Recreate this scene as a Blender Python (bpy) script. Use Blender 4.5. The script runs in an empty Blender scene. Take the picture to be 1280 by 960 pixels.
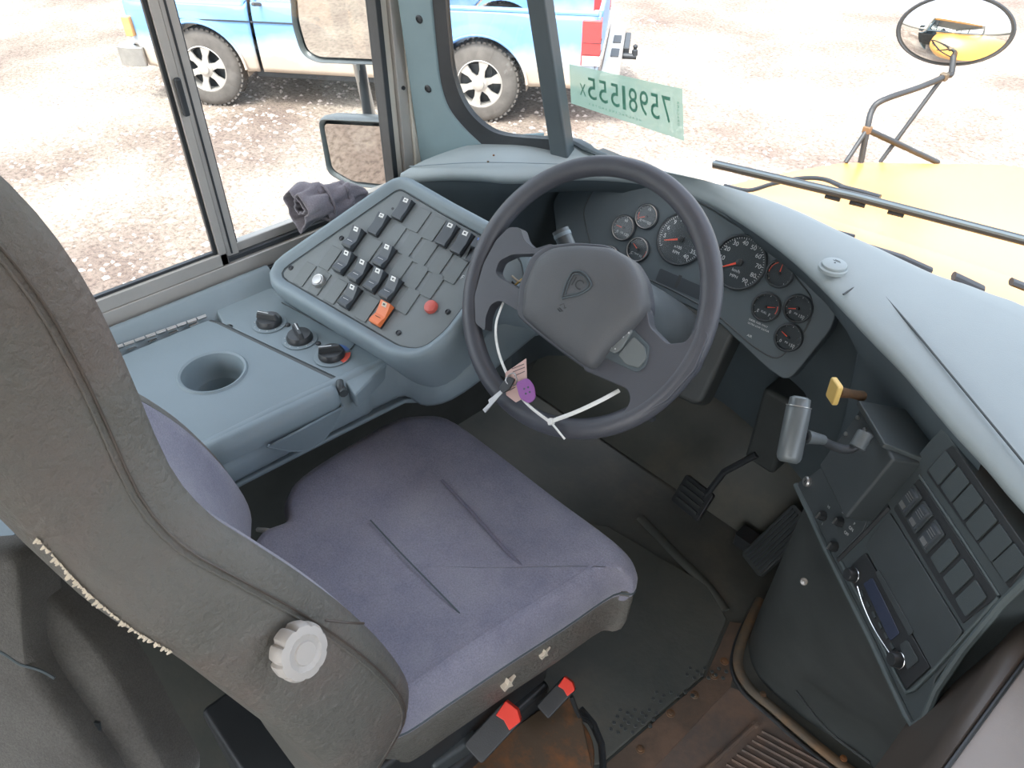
import bpy, bmesh, math, random
from math import sin, cos, pi, radians, sqrt, hypot, atan2
from mathutils import Vector, Matrix
R = random.Random(7)
SC = bpy.context.scene
COL = SC.collection
# ---------------------------------------------------------------- camera
PITCH, YAW, FPX = radians(40), radians(47), 962.0
CAM = Vector((0, 0, 1.45))
cd = bpy.data.cameras.new('camera'); cam = bpy.data.objects.new('camera', cd); COL.objects.link(cam)
cd.sensor_fit = 'HORIZONTAL'; cd.sensor_width = 36; cd.lens = FPX / 1280 * 36
cd.clip_start = .02; cd.clip_end = 500
cam.location = CAM; cam.rotation_euler = (pi/2 - PITCH, 0, YAW)
SC.camera = cam
# ---------------------------------------------------------------- sky, sun, exposure
w = bpy.data.worlds.new('world'); SC.world = w; w.use_nodes = True
nt = w.node_tree; nt.nodes.clear()
sky = nt.nodes.new('ShaderNodeTexSky'); sky.sky_type = 'NISHITA'; sky.sun_disc = False
sky.sun_elevation = radians(58); sky.sun_rotation = radians(165); sky.dust_density = 3.5; sky.air_density = 1.0
bg = nt.nodes.new('ShaderNodeBackground'); bg.inputs[1].default_value = .42
ow = nt.nodes.new('ShaderNodeOutputWorld')
hs = nt.nodes.new('ShaderNodeHueSaturation'); hs.inputs['Saturation'].default_value = .45
nt.links.new(sky.outputs[0], hs.inputs['Color']); nt.links.new(hs.outputs[0], bg.inputs[0]); nt.links.new(bg.outputs[0], ow.inputs[0])
sl = bpy.data.lights.new('sun', 'SUN'); sl.energy = 1.3; sl.angle = radians(1.5); sl.color = (1, .95, .86)
so = bpy.data.objects.new('sun', sl); COL.objects.link(so)
SUN_DIR = Vector((-.18, .52, -.95))
so.rotation_euler = SUN_DIR.to_track_quat('-Z', 'Y').to_euler()
SC.view_settings.view_transform = 'Standard'; SC.view_settings.look = 'None'
SC.view_settings.gamma = 1; SC.view_settings.use_curve_mapping = False
SC.view_settings.exposure = 1.15

# ---------------------------------------------------------------- measuring helpers (real points on real planes)
_d = Vector((-sin(YAW)*cos(PITCH), cos(YAW)*cos(PITCH), -sin(PITCH)))
_r = Vector((cos(YAW), sin(YAW), 0)); _u = _r.cross(_d)
def ray(x, y): return _d + _r*((x-640)/FPX) - _u*((y-480)/FPX)
def atz(x, y, z): v = ray(x, y); return CAM + v*((z-CAM.z)/v.z)
def atx(x, y, X): v = ray(x, y); return CAM + v*((X-CAM.x)/v.x)
def atd(x, y, d): return CAM + ray(x, y)*d
class Frame:
    def __init__(s, o, ex, ey):
        s.o = Vector(o); s.ex = Vector(ex).normalized(); ey = Vector(ey)
        s.ez = s.ex.cross(ey).normalized(); s.ey = s.ez.cross(s.ex)
        s.M = Matrix(((s.ex.x, s.ey.x, s.ez.x, s.o.x), (s.ex.y, s.ey.y, s.ez.y, s.o.y), (s.ex.z, s.ey.z, s.ez.z, s.o.z), (0, 0, 0, 1)))
    def px(s, x, y, h=0):
        v = ray(x, y); p = s.o + s.ez*h; q = CAM + v*((p-CAM).dot(s.ez)/v.dot(s.ez)) - s.o
        return (q.dot(s.ex), q.dot(s.ey))
    def pts(s, L, h=0): return [s.px(a, b, h) for a, b in L]
    def w(s, u, v, h=0): return s.o + s.ex*u + s.ey*v + s.ez*h

# ---------------------------------------------------------------- objects
WM = {}
def setp(o, **k):
    for a, b in k.items():
        if b: o[a] = b
def thing(name, label, cat, loc=(0, 0, 0), M=None, group=None):
    o = bpy.data.objects.new(name, None); COL.objects.link(o); o.empty_display_size = .05
    T = M.copy() if M is not None else Matrix.Translation(Vector(loc))
    o.matrix_world = T; WM[o] = T
    setp(o, label=label, category=cat, group=group)
    return o
class MB:
    def __init__(s, M=None): s.v = []; s.f = []; s.M = M
    def add(s, vs, fs):
        b = len(s.v)
        for p in vs:
            p = Vector(p)
            s.v.append(s.M @ p if s.M is not None else p)
        s.f += [tuple(b+i for i in f) for f in fs]; return s
    def box(s, a, b):
        x0, y0, z0 = a; x1, y1, z1 = b
        return s.add([(x0,y0,z0),(x1,y0,z0),(x1,y1,z0),(x0,y1,z0),(x0,y0,z1),(x1,y0,z1),(x1,y1,z1),(x0,y1,z1)],
                     [(3,2,1,0),(4,5,6,7),(0,1,5,4),(1,2,6,5),(2,3,7,6),(3,0,4,7)])
    def prism(s, poly, z0, z1, top=None):
        # poly may be clockwise; top = optional different outline at z1
        ar = sum(poly[i][0]*poly[(i+1) % len(poly)][1]-poly[(i+1) % len(poly)][0]*poly[i][1] for i in range(len(poly)))
        if ar < 0:
            poly = poly[::-1]; top = top[::-1] if top else None
        n = len(poly); t = top or poly
        vs = [(x, y, z0) for x, y in poly] + [(x, y, z1) for x, y in t]
        return s.add(vs, [tuple(range(n-1, -1, -1)), tuple(range(n, 2*n))] + [(i, (i+1) % n, n+(i+1) % n, n+i) for i in range(n)])
    def lathe(s, prof, n=32, c=(0, 0, 0), ax=(0, 0, 1), sy=1.0, wob=None, cap=True):
        c = Vector(c); q = Vector(ax).normalized().to_track_quat('Z', 'Y')
        vs = []; fs = []; m = len(prof)
        for i in range(n):
            a = 2*pi*i/n
            for r, z in prof:
                rr = r*(wob(a, z) if wob else 1)
                vs.append(c + q @ Vector((rr*cos(a), rr*sin(a)*sy, z)))
        for i in range(n):
            j = (i+1) % n
            for k in range(m-1): fs.append((i*m+k, j*m+k, j*m+k+1, i*m+k+1))
        if cap and prof[0][0] > 1e-6: fs.append(tuple(i*m for i in range(n-1, -1, -1)))
        if cap and prof[-1][0] > 1e-6: fs.append(tuple(i*m+m-1 for i in range(n)))
        return s.add(vs, fs)
    def cyl(s, a, b, r, n=24, r2=None):
        a = Vector(a); b = Vector(b); L = (b-a).length
        return s.lathe([(r, 0), (r if r2 is None else r2, L)], n, a, b-a)
    def tube(s, P, r, n=12, closed=False, flat=1.0, up=None, caps=True):
        P = [Vector(p) for p in P]; m = len(P); vs = []; fs = []
        prev = None
        for i in range(m):
            if closed: t = P[(i+1) % m]-P[i-1]
            else: t = P[min(i+1, m-1)]-P[max(i-1, 0)]
            t.normalize()
            if up is not None: a = Vector(up)
            elif prev is None: a = Vector((0, 0, 1)) if abs(t.z) < .9 else Vector((1, 0, 0))
            else: a = prev
            a = (a - t*a.dot(t)).normalized(); prev = a; b = t.cross(a)
            rr = r[i] if isinstance(r, (list, tuple)) else r
            for k in range(n):
                g = 2*pi*k/n; vs.append(P[i] + a*(rr*flat*cos(g)) + b*(rr*sin(g)))
        for i in range(m if closed else m-1):
            j = (i+1) % m
            for k in range(n): fs.append((i*n+k, i*n+(k+1) % n, j*n+(k+1) % n, j*n+k))
        if not closed and caps: fs += [tuple(range(n-1, -1, -1)), tuple((m-1)*n+k for k in range(n))]
        return s.add(vs, fs)
    def grid(s, rows, close=False, flip=False):
        m = len(rows[0]); vs = [p for r in rows for p in r]; fs = []
        for i in range(len(rows)-1):
            for k in range(m if close else m-1):
                f = (i*m+k, i*m+(k+1) % m, (i+1)*m+(k+1) % m, (i+1)*m+k)
                fs.append(f[::-1] if flip else f)
        return s.add(vs, fs)
    def build(s, name, mat, parent=None, bevel=0, seg=2, smooth=40, sub=0, solid=0, **props):
        me = bpy.data.meshes.new(name)
        if parent is not None: T = WM[parent]
        elif 'loc' in props: T = Matrix.Translation(Vector(props.pop('loc')))
        else:
            c = Vector((sum(p.x for p in s.v), sum(p.y for p in s.v), 0))/max(1, len(s.v)); c.z = min(p.z for p in s.v)
            T = Matrix.Translation(c)
        I = T.inverted()
        me.from_pydata([I @ p for p in s.v], [], s.f); me.update()
        bm = bmesh.new(); bm.from_mesh(me); bmesh.ops.recalc_face_normals(bm, faces=bm.faces); bm.to_mesh(me); bm.free()
        me.shade_smooth()
        if smooth < 180: me.set_sharp_from_angle(angle=radians(smooth))
        o = bpy.data.objects.new(name, me); COL.objects.link(o)
        if parent is not None: o.parent = parent; WM[o] = T
        else: o.matrix_world = T; WM[o] = T
        if mat: me.materials.append(mat)
        if solid:
            m = o.modifiers.new('solid', 'SOLIDIFY'); m.thickness = solid; m.offset = -1
        if bevel:
            m = o.modifiers.new('bevel', 'BEVEL'); m.width = bevel; m.segments = seg; m.limit_method = 'ANGLE'; m.angle_limit = radians(35); m.harden_normals = True
        if sub:
            m = o.modifiers.new('sub', 'SUBSURF'); m.levels = sub; m.render_levels = sub
        setp(o, **props)
        return o
_tc = {}
def text_geo(body, size, depth=.0):
    k = (body, size, depth)
    if k not in _tc:
        cu = bpy.data.curves.new('lettering', 'FONT'); cu.body = body; cu.size = size; cu.extrude = depth
        cu.align_x = 'CENTER'; cu.align_y = 'CENTER'; cu.resolution_u = 3
        o = bpy.data.objects.new('lettering', cu); COL.objects.link(o)
        me = bpy.data.meshes.new_from_object(o.evaluated_get(bpy.context.evaluated_depsgraph_get()))
        _tc[k] = ([v.co.copy() for v in me.vertices], [tuple(p.vertices) for p in me.polygons])
        bpy.data.objects.remove(o); bpy.data.curves.remove(cu); bpy.data.meshes.remove(me)
    return _tc[k]
def put_text(mb, body, size, M, sx=1.0):
    v, f = text_geo(body, size); mb.add([M @ Vector((p.x*sx, p.y, p.z)) for p in v], f); return mb
def rrect(cx, cy, hw, hh, r, n=4, rot=0):
    P = []
    for sx, sy, a0 in ((1, 1, 0), (-1, 1, pi/2), (-1, -1, pi), (1, -1, 3*pi/2)):
        for i in range(n+1):
            a = a0 + pi/2*i/n; P.append((sx*(hw-r)+r*cos(a), sy*(hh-r)+r*sin(a)))
    return [(cx+x*cos(rot)-y*sin(rot), cy+x*sin(rot)+y*cos(rot)) for x, y in P]
def rpoly(P, r, n=4):
    out = []; m = len(P)
    for i in range(m):
        a, b, c = Vector(P[i-1]), Vector(P[i]), Vector(P[(i+1) % m])
        u = (a-b); v = (c-b); rr = r[i] if isinstance(r, (list, tuple)) else r
        rr = min(rr, u.length*.49, v.length*.49)
        p, q = b+u.normalized()*rr, b+v.normalized()*rr
        for k in range(n+1):
            t = k/n; x = p*(1-t)**2 + b*2*t*(1-t) + q*t*t; out.append((x.x, x.y))
    return out
def smooth_line(P, n=6, closed=False):
    P = [Vector(p) for p in P]; out = []; m = len(P)
    for i in range(m if closed else m-1):
        if closed: a, b, c, d = P[i-1], P[i], P[(i+1) % m], P[(i+2) % m]
        else: a, b, c, d = P[max(i-1, 0)], P[i], P[i+1], P[min(i+2, m-1)]
        for k in range(n):
            t = k/n
            out.append(.5*((2*b)+(-a+c)*t+(2*a-5*b+4*c-d)*t*t+(-a+3*b-3*c+d)*t**3))
    if not closed: out.append(P[-1])
    return out

# ---------------------------------------------------------------- materials
def nodes(name):
    m = bpy.data.materials.new(name); m.use_nodes = True; t = m.node_tree
    return m, t, t.nodes['Principled BSDF'], t.links
def noise(t, scale, detail=4, rough=.55, kind='ShaderNodeTexNoise'):
    tc = t.nodes.new('ShaderNodeTexCoord'); n = t.nodes.new(kind); n.inputs['Scale'].default_value = scale
    if kind == 'ShaderNodeTexNoise': n.inputs['Detail'].default_value = detail; n.inputs['Roughness'].default_value = rough
    t.links.new(tc.outputs['Object'], n.inputs['Vector']); return n
def ramp(t, src, stops):
    r = t.nodes.new('ShaderNodeValToRGB'); e = r.color_ramp.elements
    while len(e) < len(stops): e.new(.5)
    for x, (p, c) in zip(e, stops): x.position = p; x.color = (*c, 1) if len(c) == 3 else c
    t.links.new(src, r.inputs[0]); return r
def bump(t, b, src, strength, dist=.01):
    n = t.nodes.new('ShaderNodeBump'); n.inputs['Strength'].default_value = strength; n.inputs['Distance'].default_value = dist
    t.links.new(src, n.inputs['Height']); t.links.new(n.outputs[0], b.inputs['Normal']); return n
def plastic(name, c, rough=.5, grain=900, gs=.15, var=.12, vs=9, metal=0, spec=.5):
    m, t, b, L = nodes(name)
    n = noise(t, vs, 5, .6); k = 1-var; q = 1+var
    r = ramp(t, n.outputs['Fac'], [(.3, tuple(x*k for x in c)), (.7, tuple(min(1, x*q) for x in c))])
    L.new(r.outputs[0], b.inputs['Base Color']); b.inputs['Roughness'].default_value = rough; b.inputs['Metallic'].default_value = metal
    b.inputs['Specular IOR Level'].default_value = spec
    if grain: bump(t, b, noise(t, grain, 2).outputs['Fac'], gs, .001)
    return m
M = {}
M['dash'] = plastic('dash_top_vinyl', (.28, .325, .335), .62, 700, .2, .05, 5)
M['console'] = plastic('console_plastic', (.19, .24, .265), .5, 800, .2, .06, 6)
M['wing'] = plastic('wing_plastic', (.078, .098, .10), .5, 800, .2, .1, 6)
M['wingdark'] = plastic('wing_blank', (.05, .062, .065), .5, 800, .2, .1, 6)
M['lid'] = plastic('lid_plastic', (.18, .23, .255), .48, 800, .2, .05, 6)
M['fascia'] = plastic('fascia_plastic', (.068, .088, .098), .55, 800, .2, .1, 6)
M['panel'] = plastic('panel_plate', (.15, .17, .172), .5, 1200, .3, .06, 8)
M['blank'] = plastic('blank_plastic', (.125, .142, .142), .45, 900, .1, .05, 8)
M['rocker'] = plastic('rocker_plastic', (.05, .06, .068), .38, 0, 0, .1)
M['black'] = plastic('black_plastic', (.026, .029, .031), .4, 500, .15, .1)
M['darkbox'] = plastic('dark_box', (.045, .054, .057), .5, 500, .15, .15)
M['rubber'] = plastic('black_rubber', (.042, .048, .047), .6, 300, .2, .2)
M['wheel'] = plastic('steering_wheel_skin', (.062, .066, .078), .4, 900, .25, .12, 10)
M['pad'] = plastic('hub_pad', (.085, .09, .096), .52, 900, .4, .06, 12)
M['white'] = plastic('white_plastic', (.72, .73, .7), .35, 0, 0, .04)
M['print'] = plastic('white_print', (.6, .62, .62), .5, 0, 0, .02)
M['redbutton'] = plastic('red_button', (.55, .11, .085), .45, 0, 0, .06)
M['orange'] = plastic('orange_plastic', (.75, .19, .06), .4, 0, 0, .05)
M['red'] = plastic('red_plastic', (.78, .05, .03), .35, 0, 0, .06)
M['redprint'] = plastic('red_print', (.7, .1, .06), .5, 0, 0, .02)
M['blueprint'] = plastic('blue_print', (.08, .16, .42), .5, 0, 0, .02)
M['yellow'] = plastic('yellow_knob', (.72, .5, .16), .4, 0, 0, .05)
M['chrome'] = plastic('chrome', (.7, .7, .7), .18, 0, 0, .05, metal=1)
M['steel'] = plastic('dull_steel', (.42, .42, .41), .38, 300, .1, .12, metal=.9)
M['alum'] = plastic('window_aluminium', (.46, .44, .41), .42, 200, .12, .12, 5, metal=.35)
M['darksteel'] = plastic('dark_steel', (.045, .05, .055), .45, 200, .2, .2, metal=.3)
M['paint_grey'] = plastic('pillar_paint', (.19, .27, .295), .5, 500, .15, .06)
M['cream'] = plastic('cream_paint', (.52, .5, .44), .45, 0, 0, .1)
M['busyellow'] = plastic('bus_yellow', (.88, .42, .08), .3, 0, 0, .05, 2)
for n_ in M['busyellow'].node_tree.nodes:
    if n_.type == 'BSDF_PRINCIPLED': n_.inputs['Coat Weight'].default_value = .45; n_.inputs['Coat Roughness'].default_value = .3
M['grab'] = plastic('beige_panel', (.3, .27, .25), .5, 500, .1, .06)
M['brown'] = plastic('brown_edge', (.075, .06, .05), .4, 500, .1, .2)
M['purple'] = plastic('purple_tag', (.27, .09, .31), .4, 0, 0, .1)
M['paper'] = plastic('pink_paper_tag', (.55, .38, .34), .7, 0, 0, .08)
M['handle'] = plastic('lever_grey', (.11, .125, .13), .35, 300, .1, .1, metal=.2)
M['headliner'] = plastic('headliner', (.55, .55, .52), .8, 100, .1, .05)
M['knobgrey'] = plastic('knob_grey', (.48, .45, .42), .4, 0, 0, .05)
M['foam'] = plastic('foam_yellow', (.66, .58, .46), .9, 200, .5, .1)
M['dial'] = plastic('dial_face', (.028, .036, .042), .5, 0, 0, .1)
M['needle'] = plastic('needle_red', (.85, .1, .05), .4, 0, 0, .02)
M['display'] = plastic('radio_display', (.035, .045, .075), .2, 0, 0, .1)
def vinyl():
    m, t, b, L = nodes('seat_vinyl')
    n = noise(t, 4.5, 6, .6); r = ramp(t, n.outputs['Fac'], [(.3, (.105, .10, .085)), (.5, (.135, .13, .115)), (.72, (.155, .122, .105))])
    L.new(r.outputs[0], b.inputs['Base Color']); b.inputs['Roughness'].default_value = .47
    a = noise(t, 55, 6, .7); v = noise(t, 90, kind='ShaderNodeTexVoronoi'); v.feature = 'DISTANCE_TO_EDGE'
    mx = t.nodes.new('ShaderNodeMath'); mx.operation = 'MULTIPLY_ADD'; L.new(v.outputs['Distance'], mx.inputs[0]); mx.inputs[1].default_value = .35; L.new(a.outputs['Fac'], mx.inputs[2])
    bump(t, b, mx.outputs[0], .75, .006); return m
M['vinyl'] = vinyl()
def velour(name, c1, c2, c3):
    m, t, b, L = nodes(name)
    n = noise(t, 7, 6, .65); r = ramp(t, n.outputs['Fac'], [(.3, c1), (.5, c2), (.7, c3)])
    f = noise(t, 420, 3, .8); fr = ramp(t, f.outputs['Fac'], [(.35, (.72, .72, .72)), (.65, (1.0, 1.0, 1.0))])
    mx = t.nodes.new('ShaderNodeMix'); mx.data_type = 'RGBA'; mx.blend_type = 'MULTIPLY'; mx.inputs[0].default_value = 1
    L.new(r.outputs[0], mx.inputs[6]); L.new(fr.outputs[0], mx.inputs[7]); L.new(mx.outputs[2], b.inputs['Base Color'])
    b.inputs['Roughness'].default_value = .95; b.inputs['Specular IOR Level'].default_value = .1
    b.inputs['Sheen Weight'].default_value = .35; b.inputs['Sheen Roughness'].default_value = .4
    bump(t, b, f.outputs['Fac'], .5, .002); return m
M['velour'] = velour('seat_velour', (.225, .225, .295), (.295, .292, .36), (.355, .35, .405))
M['cloth'] = velour('grey_cloth', (.095, .09, .083), (.125, .12, .11), (.15, .143, .13))
M['glove'] = velour('rag_cloth', (.19, .175, .20), (.24, .22, .245), (.29, .27, .29))
def floor_mat():
    m, t, b, L = nodes('floor_rubber')
    n = noise(t, 3.2, 8, .65); r = ramp(t, n.outputs['Fac'], [(.35, (.058, .066, .060)), (.55, (.085, .088, .076)), (.72, (.14, .125, .097))])
    L.new(r.outputs[0], b.inputs['Base Color']); b.inputs['Roughness'].default_value = .6
    bump(t, b, noise(t, 60, 5).outputs['Fac'], .2, .003); return m
M['floor'] = floor_mat()
def rusty(name, base, rust, lo=.42, hi=.6, metal=.4):
    m, t, b, L = nodes(name)
    n = noise(t, 9, 8, .7); r = ramp(t, n.outputs['Fac'], [(lo, base), (hi, rust)])
    L.new(r.outputs[0], b.inputs['Base Color']); b.inputs['Roughness'].default_value = .62; b.inputs['Metallic'].default_value = metal
    bump(t, b, noise(t, 80, 5).outputs['Fac'], .25, .002); return m
M['rust'] = rusty('rusty_steel', (.12, .085, .055), (.30, .12, .04))
M['strip'] = rusty('worn_strip', (.13, .095, .07), (.2, .13, .09))
M['mould'] = rusty('worn_moulding', (.16, .14, .11), (.26, .17, .1), metal=.6)
M['tread'] = rusty('brown_tread', (.12, .095, .08), (.19, .125, .09), metal=.1)
def ground_mat():
    m, t, b, L = nodes('gravel_ground')
    n = noise(t, .55, 6, .6); r = ramp(t, n.outputs['Fac'], [(.36, (.20, .15, .125)), (.5, (.32, .265, .22)), (.66, (.52, .46, .39))])
    f = noise(t, 26, 5, .75); fr = ramp(t, f.outputs['Fac'], [(.38, (.5, .46, .44)), (.52, (.95, .95, .95)), (.68, (1.15, 1.13, 1.1))])
    mx = t.nodes.new('ShaderNodeMix'); mx.data_type = 'RGBA'; mx.blend_type = 'MULTIPLY'; mx.inputs[0].default_value = 1
    L.new(r.outputs[0], mx.inputs[6]); L.new(fr.outputs[0], mx.inputs[7]); L.new(mx.outputs[2], b.inputs['Base Color'])
    b.inputs['Roughness'].default_value = .95; bump(t, b, f.outputs['Fac'], .6, .04); return m
M['ground'] = ground_mat()
M['pebble'] = plastic('pebble_stone', (.45, .38, .34), .9, 0, 0, .45, 3)
def truck_paint():
    m, t, b, L = nodes('truck_blue_dusty')
    tc = t.nodes.new('ShaderNodeTexCoord'); s = t.nodes.new('ShaderNodeSeparateXYZ'); L.new(tc.outputs['Object'], s.inputs[0])
    n = noise(t, 1.6, 6, .6)
    ma = t.nodes.new('ShaderNodeMath'); ma.operation = 'MULTIPLY_ADD'; L.new(n.outputs['Fac'], ma.inputs[0]); ma.inputs[1].default_value = .5; L.new(s.outputs['Z'], ma.inputs[2])
    r = ramp(t, ma.outputs[0], [(.74, (.46, .38, .31)), (.86, (.34, .41, .48)), (.94, (.24, .38, .55)), (1.0, (.15, .31, .58))])
    L.new(r.outputs[0], b.inputs['Base Color']); b.inputs['Roughness'].default_value = .38; return m
M['truck'] = truck_paint()
M['truckdark'] = plastic('truck_trim', (.03, .035, .04), .5, 0, 0, .2)
M['tyre'] = plastic('dusty_tyre', (.11, .10, .092), .85, 60, .5, .25, 8)
M['wheelalloy'] = plastic('alloy_wheel', (.5, .48, .45), .4, 0, 0, .1, metal=.5)
M['tail'] = plastic('tail_lamp_red', (.75, .06, .06), .25, 0, 0, .05)
M['amber'] = plastic('amber_lamp', (.75, .35, .12), .3, 0, 0, .05)
M['trucksglass'] = plastic('truck_glass', (.25, .3, .33), .1, 0, 0, .02)
def mirror(name):
    m, t, b, L = nodes(name); b.inputs['Metallic'].default_value = 1; b.inputs['Roughness'].default_value = .02
    b.inputs['Base Color'].default_value = (.75, .74, .71, 1); return m
M['mirror'] = mirror('mirror_glass')
def glass(name, tint, gl=.06, rough=.0):
    m = bpy.data.materials.new(name); m.use_nodes = True; t = m.node_tree; t.nodes.clear()
    o = t.nodes.new('ShaderNodeOutputMaterial'); a = t.nodes.new('ShaderNodeBsdfTransparent'); g = t.nodes.new('ShaderNodeBsdfGlossy'); x = t.nodes.new('ShaderNodeMixShader')
    a.inputs[0].default_value = (*tint, 1); g.inputs['Roughness'].default_value = rough; x.inputs[0].default_value = gl
    t.links.new(a.outputs[0], x.inputs[1]); t.links.new(g.outputs[0], x.inputs[2]); t.links.new(x.outputs[0], o.inputs[0]); return m
M['glass'] = glass('window_glass', (.93, .95, .94), .04)
M['lens'] = glass('gauge_lens', (.9, .92, .92), .025, .08)
def film():
    m = bpy.data.materials.new('green_sticker_film'); m.use_nodes = True; t = m.node_tree; b = t.nodes['Principled BSDF']; o = t.nodes['Material Output']
    b.inputs['Base Color'].default_value = (.45, .62, .53, 1); b.inputs['Roughness'].default_value = .5
    tr = t.nodes.new('ShaderNodeBsdfTranslucent'); tr.inputs[0].default_value = (.5, .7, .6, 1)
    x = t.nodes.new('ShaderNodeMixShader'); x.inputs[0].default_value = .55; t.links.new(b.outputs[0], x.inputs[1]); t.links.new(tr.outputs[0], x.inputs[2])
    a = t.nodes.new('ShaderNodeBsdfTransparent'); y = t.nodes.new('ShaderNodeMixShader'); y.inputs[0].default_value = .38
    t.links.new(x.outputs[0], y.inputs[1]); t.links.new(a.outputs[0], y.inputs[2]); t.links.new(y.outputs[0], o.inputs[0]); return m
M['film'] = film()
M['filmtext'] = plastic('green_sticker_ink', (.10, .30, .21), .5, 0, 0, .02)

def struct(mb, name, mat, **k): return mb.build(name, mat, kind='structure', **k)
# ================================================================ THE SETTING
WX = -1.25                                   # inner face of the side wall
g = MB(); g.grid([[(x, y, -1.45) for x in [-60, -30, -14, -8, -4, 0, 4, 10, 30]] for y in [-30, -10, -2, 2, 6, 12, 30, 90]])
struct(g, 'ground', M['ground'], label='pale gravel and dirt yard outside the bus')
g = MB()
for i in range(9000):                         # loose stones lying on the yard
    y = R.uniform(-.5, 9) ; x = -2.0 - R.random()**1.2*8 + (y-1)*.35
    if x > -1.6: continue
    s = R.uniform(.008, .03) * (1.6 if R.random() < .06 else 1)
    a, b, c = s*R.uniform(.7, 1.3), s*R.uniform(.7, 1.3), s*R.uniform(.4, .8); t = R.random()*3
    P = [(x+a*cos(t), y+a*sin(t), -1.45), (x-b*sin(t), y+b*cos(t), -1.45), (x-a*cos(t), y-a*sin(t), -1.45), (x+b*sin(t), y-b*cos(t), -1.45), (x, y, -1.45+c)]
    g.add(P, [(0, 1, 4), (1, 2, 4), (2, 3, 4), (3, 0, 4)])
g.build('loose_gravel', M['pebble'], kind='stuff', label='small loose stones scattered over the yard', category='gravel')
g = MB(); g.box((WX-.05, -3, -.05), (1.2, 1.55, 0)); struct(g, 'floor', M['floor'], label='dusty black rubber floor of the driver area')
# left wall: below, above and between the windows
g = MB(); g.box((WX-.06, -3, -1.0), (WX, .98, .668)); g.box((WX-.06, .98, -1.0), (WX, 1.5, .60)); g.box((WX-.06, -3, 1.50), (WX, .90, 1.95))
g.box((WX-.06, -.42, .668), (WX, -.30, 1.50)); g.box((WX-.06, -1.4, .668), (WX, -1.3, 1.50)); g.box((WX-.06, -2.4, .668), (WX, -2.3, 1.50))
struct(g, 'wall_left', M['paint_grey'], label='grey painted bus side wall with the driver window')
g = MB(); g.box((WX, -3, 0), (WX+.012, 1.5, .56)); struct(g, 'wall_shade', M['rubber'], label='dark sheet painting in the shade on the lower side wall under the console')  # added dark sheet: shade below the console put into the wall colour
g = MB(); g.box((WX-.055, .889, .60), (WX+.004, .915, 1.95)); struct(g, 'trim_1', M['cream'], bevel=.004, label='narrow cream painted pillar at the front of the side window')
g = MB(); g.box((1.2, -3, -1.0), (1.25, 1.0, .7)); g.box((1.2, -3, 1.5), (1.25, 1.0, 1.95))
for y in (-2.4, -1.4, -.4, .9): g.box((1.2, y, .7), (1.25, y+.12, 1.5))
struct(g, 'wall_right', M['headliner'])
g = MB(); g.box((WX-.06, -3, 1.95), (1.25, .72, 2.0)); struct(g, 'ceiling', M['headliner'])
g = MB(); g.box((-1.25, .72, 1.80), (1.25, .80, 2.0)); struct(g, 'trim_2', M['busyellow'])
g = MB(); g.box((WX-.05, 1.5, -.05), (.9, 1.55, .60)); struct(g, 'wall_front', M['rubber'], label='dark firewall at the end of the footwell')
# rubber-seated floor cover over the left foot area: a raised toe board
g = MB(); g.add([(-1.25, 1.2, 0), (-.30, 1.2, 0), (-.30, 1.5, .28), (-1.25, 1.5, .28)], [(0, 1, 2, 3)])
struct(g, 'trim_3', M['floor'], solid=.01, label='sloping toe board of the footwell')

# ---- side sliding window (parts of window_1)
w1 = thing('window_1', '', '', (WX, 0, .668)); w1['kind'] = 'structure'; w1['label'] = 'sliding side window with worn aluminium frame'
def prof_bar(name, x0, x1, y0, y1, z0, z1, mat='alum', bev=.002, par=w1):
    q = MB(); q.box((x0, y0, z0), (x1, y1, z1)); return q.build(name, M[mat], par, bevel=bev)
prof_bar('bottom_rail', WX-.05, WX-.004, -.30, .889, .672, .706)
prof_bar('bottom_track', WX-.05, WX-.012, -.30, .889, .706, .716, 'darksteel')
prof_bar('sill_strip', WX-.004, WX+.006, -.40, .87, .655, .676, 'darksteel')
prof_bar('top_rail', WX-.05, WX-.004, -.30, .889, 1.47, 1.50)
prof_bar('frame_jamb', WX-.05, WX-.002, .866, .889, .67, 1.5)
prof_bar('frame_channel', WX-.05, WX-.012, .850, .866, .67, 1.5, 'cream')
prof_bar('frame_gasket', WX-.04, WX-.006, .838, .850, .70, 1.5, 'darksteel')
prof_bar('frame_jamb', WX-.05, WX-.002, -.30, -.27, .67, 1.5)
# rear sash (inner track) and front sash (outer track)
prof_bar('sash_stile', WX-.022, WX-.006, .444, .459, .706, 1.48)
prof_bar('sash_gasket', WX-.020, WX-.010, .437, .444, .73, 1.47, 'black')
prof_bar('sash_rail', WX-.022, WX-.006, -.28, .459, .706, .731)
prof_bar('sash_rail', WX-.020, WX-.012, -.28, .444, .731, .736, 'darksteel', 0)
prof_bar('sash_stile', WX-.040, WX-.016, .462, .486, .706, 1.48)
prof_bar('sash_groove', WX-.017, WX-.0145, .470, .473, .72, 1.47, 'darksteel', 0)
prof_bar('sash_stile', WX-.042, WX-.024, .486, .490, .716, 1.47, 'darksteel', 0)
prof_bar('sash_rail', WX-.040, WX-.022, .486, .84, .706, .733)
q = MB(); q.box((WX-.0065, .448, .985), (WX+.004, .458, 1.045)); q.build('latch', M['darksteel'], w1, bevel=.003)
q = MB(); q.box((WX-.016, -.28, .73), (WX-.013, .444, 1.47)); q.build('pane', M['glass'], w1)
q = MB(); q.box((WX-.034, .486, .73), (WX-.031, .84, 1.47)); q.build('pane', M['glass'], w1)
for z in (.75, .93, 1.12):
    q = MB(); q.cyl((WX-.002, .878, z), (WX+.001, .878, z), .004, 10); q.build('screw', M['darksteel'], w1)

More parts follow.
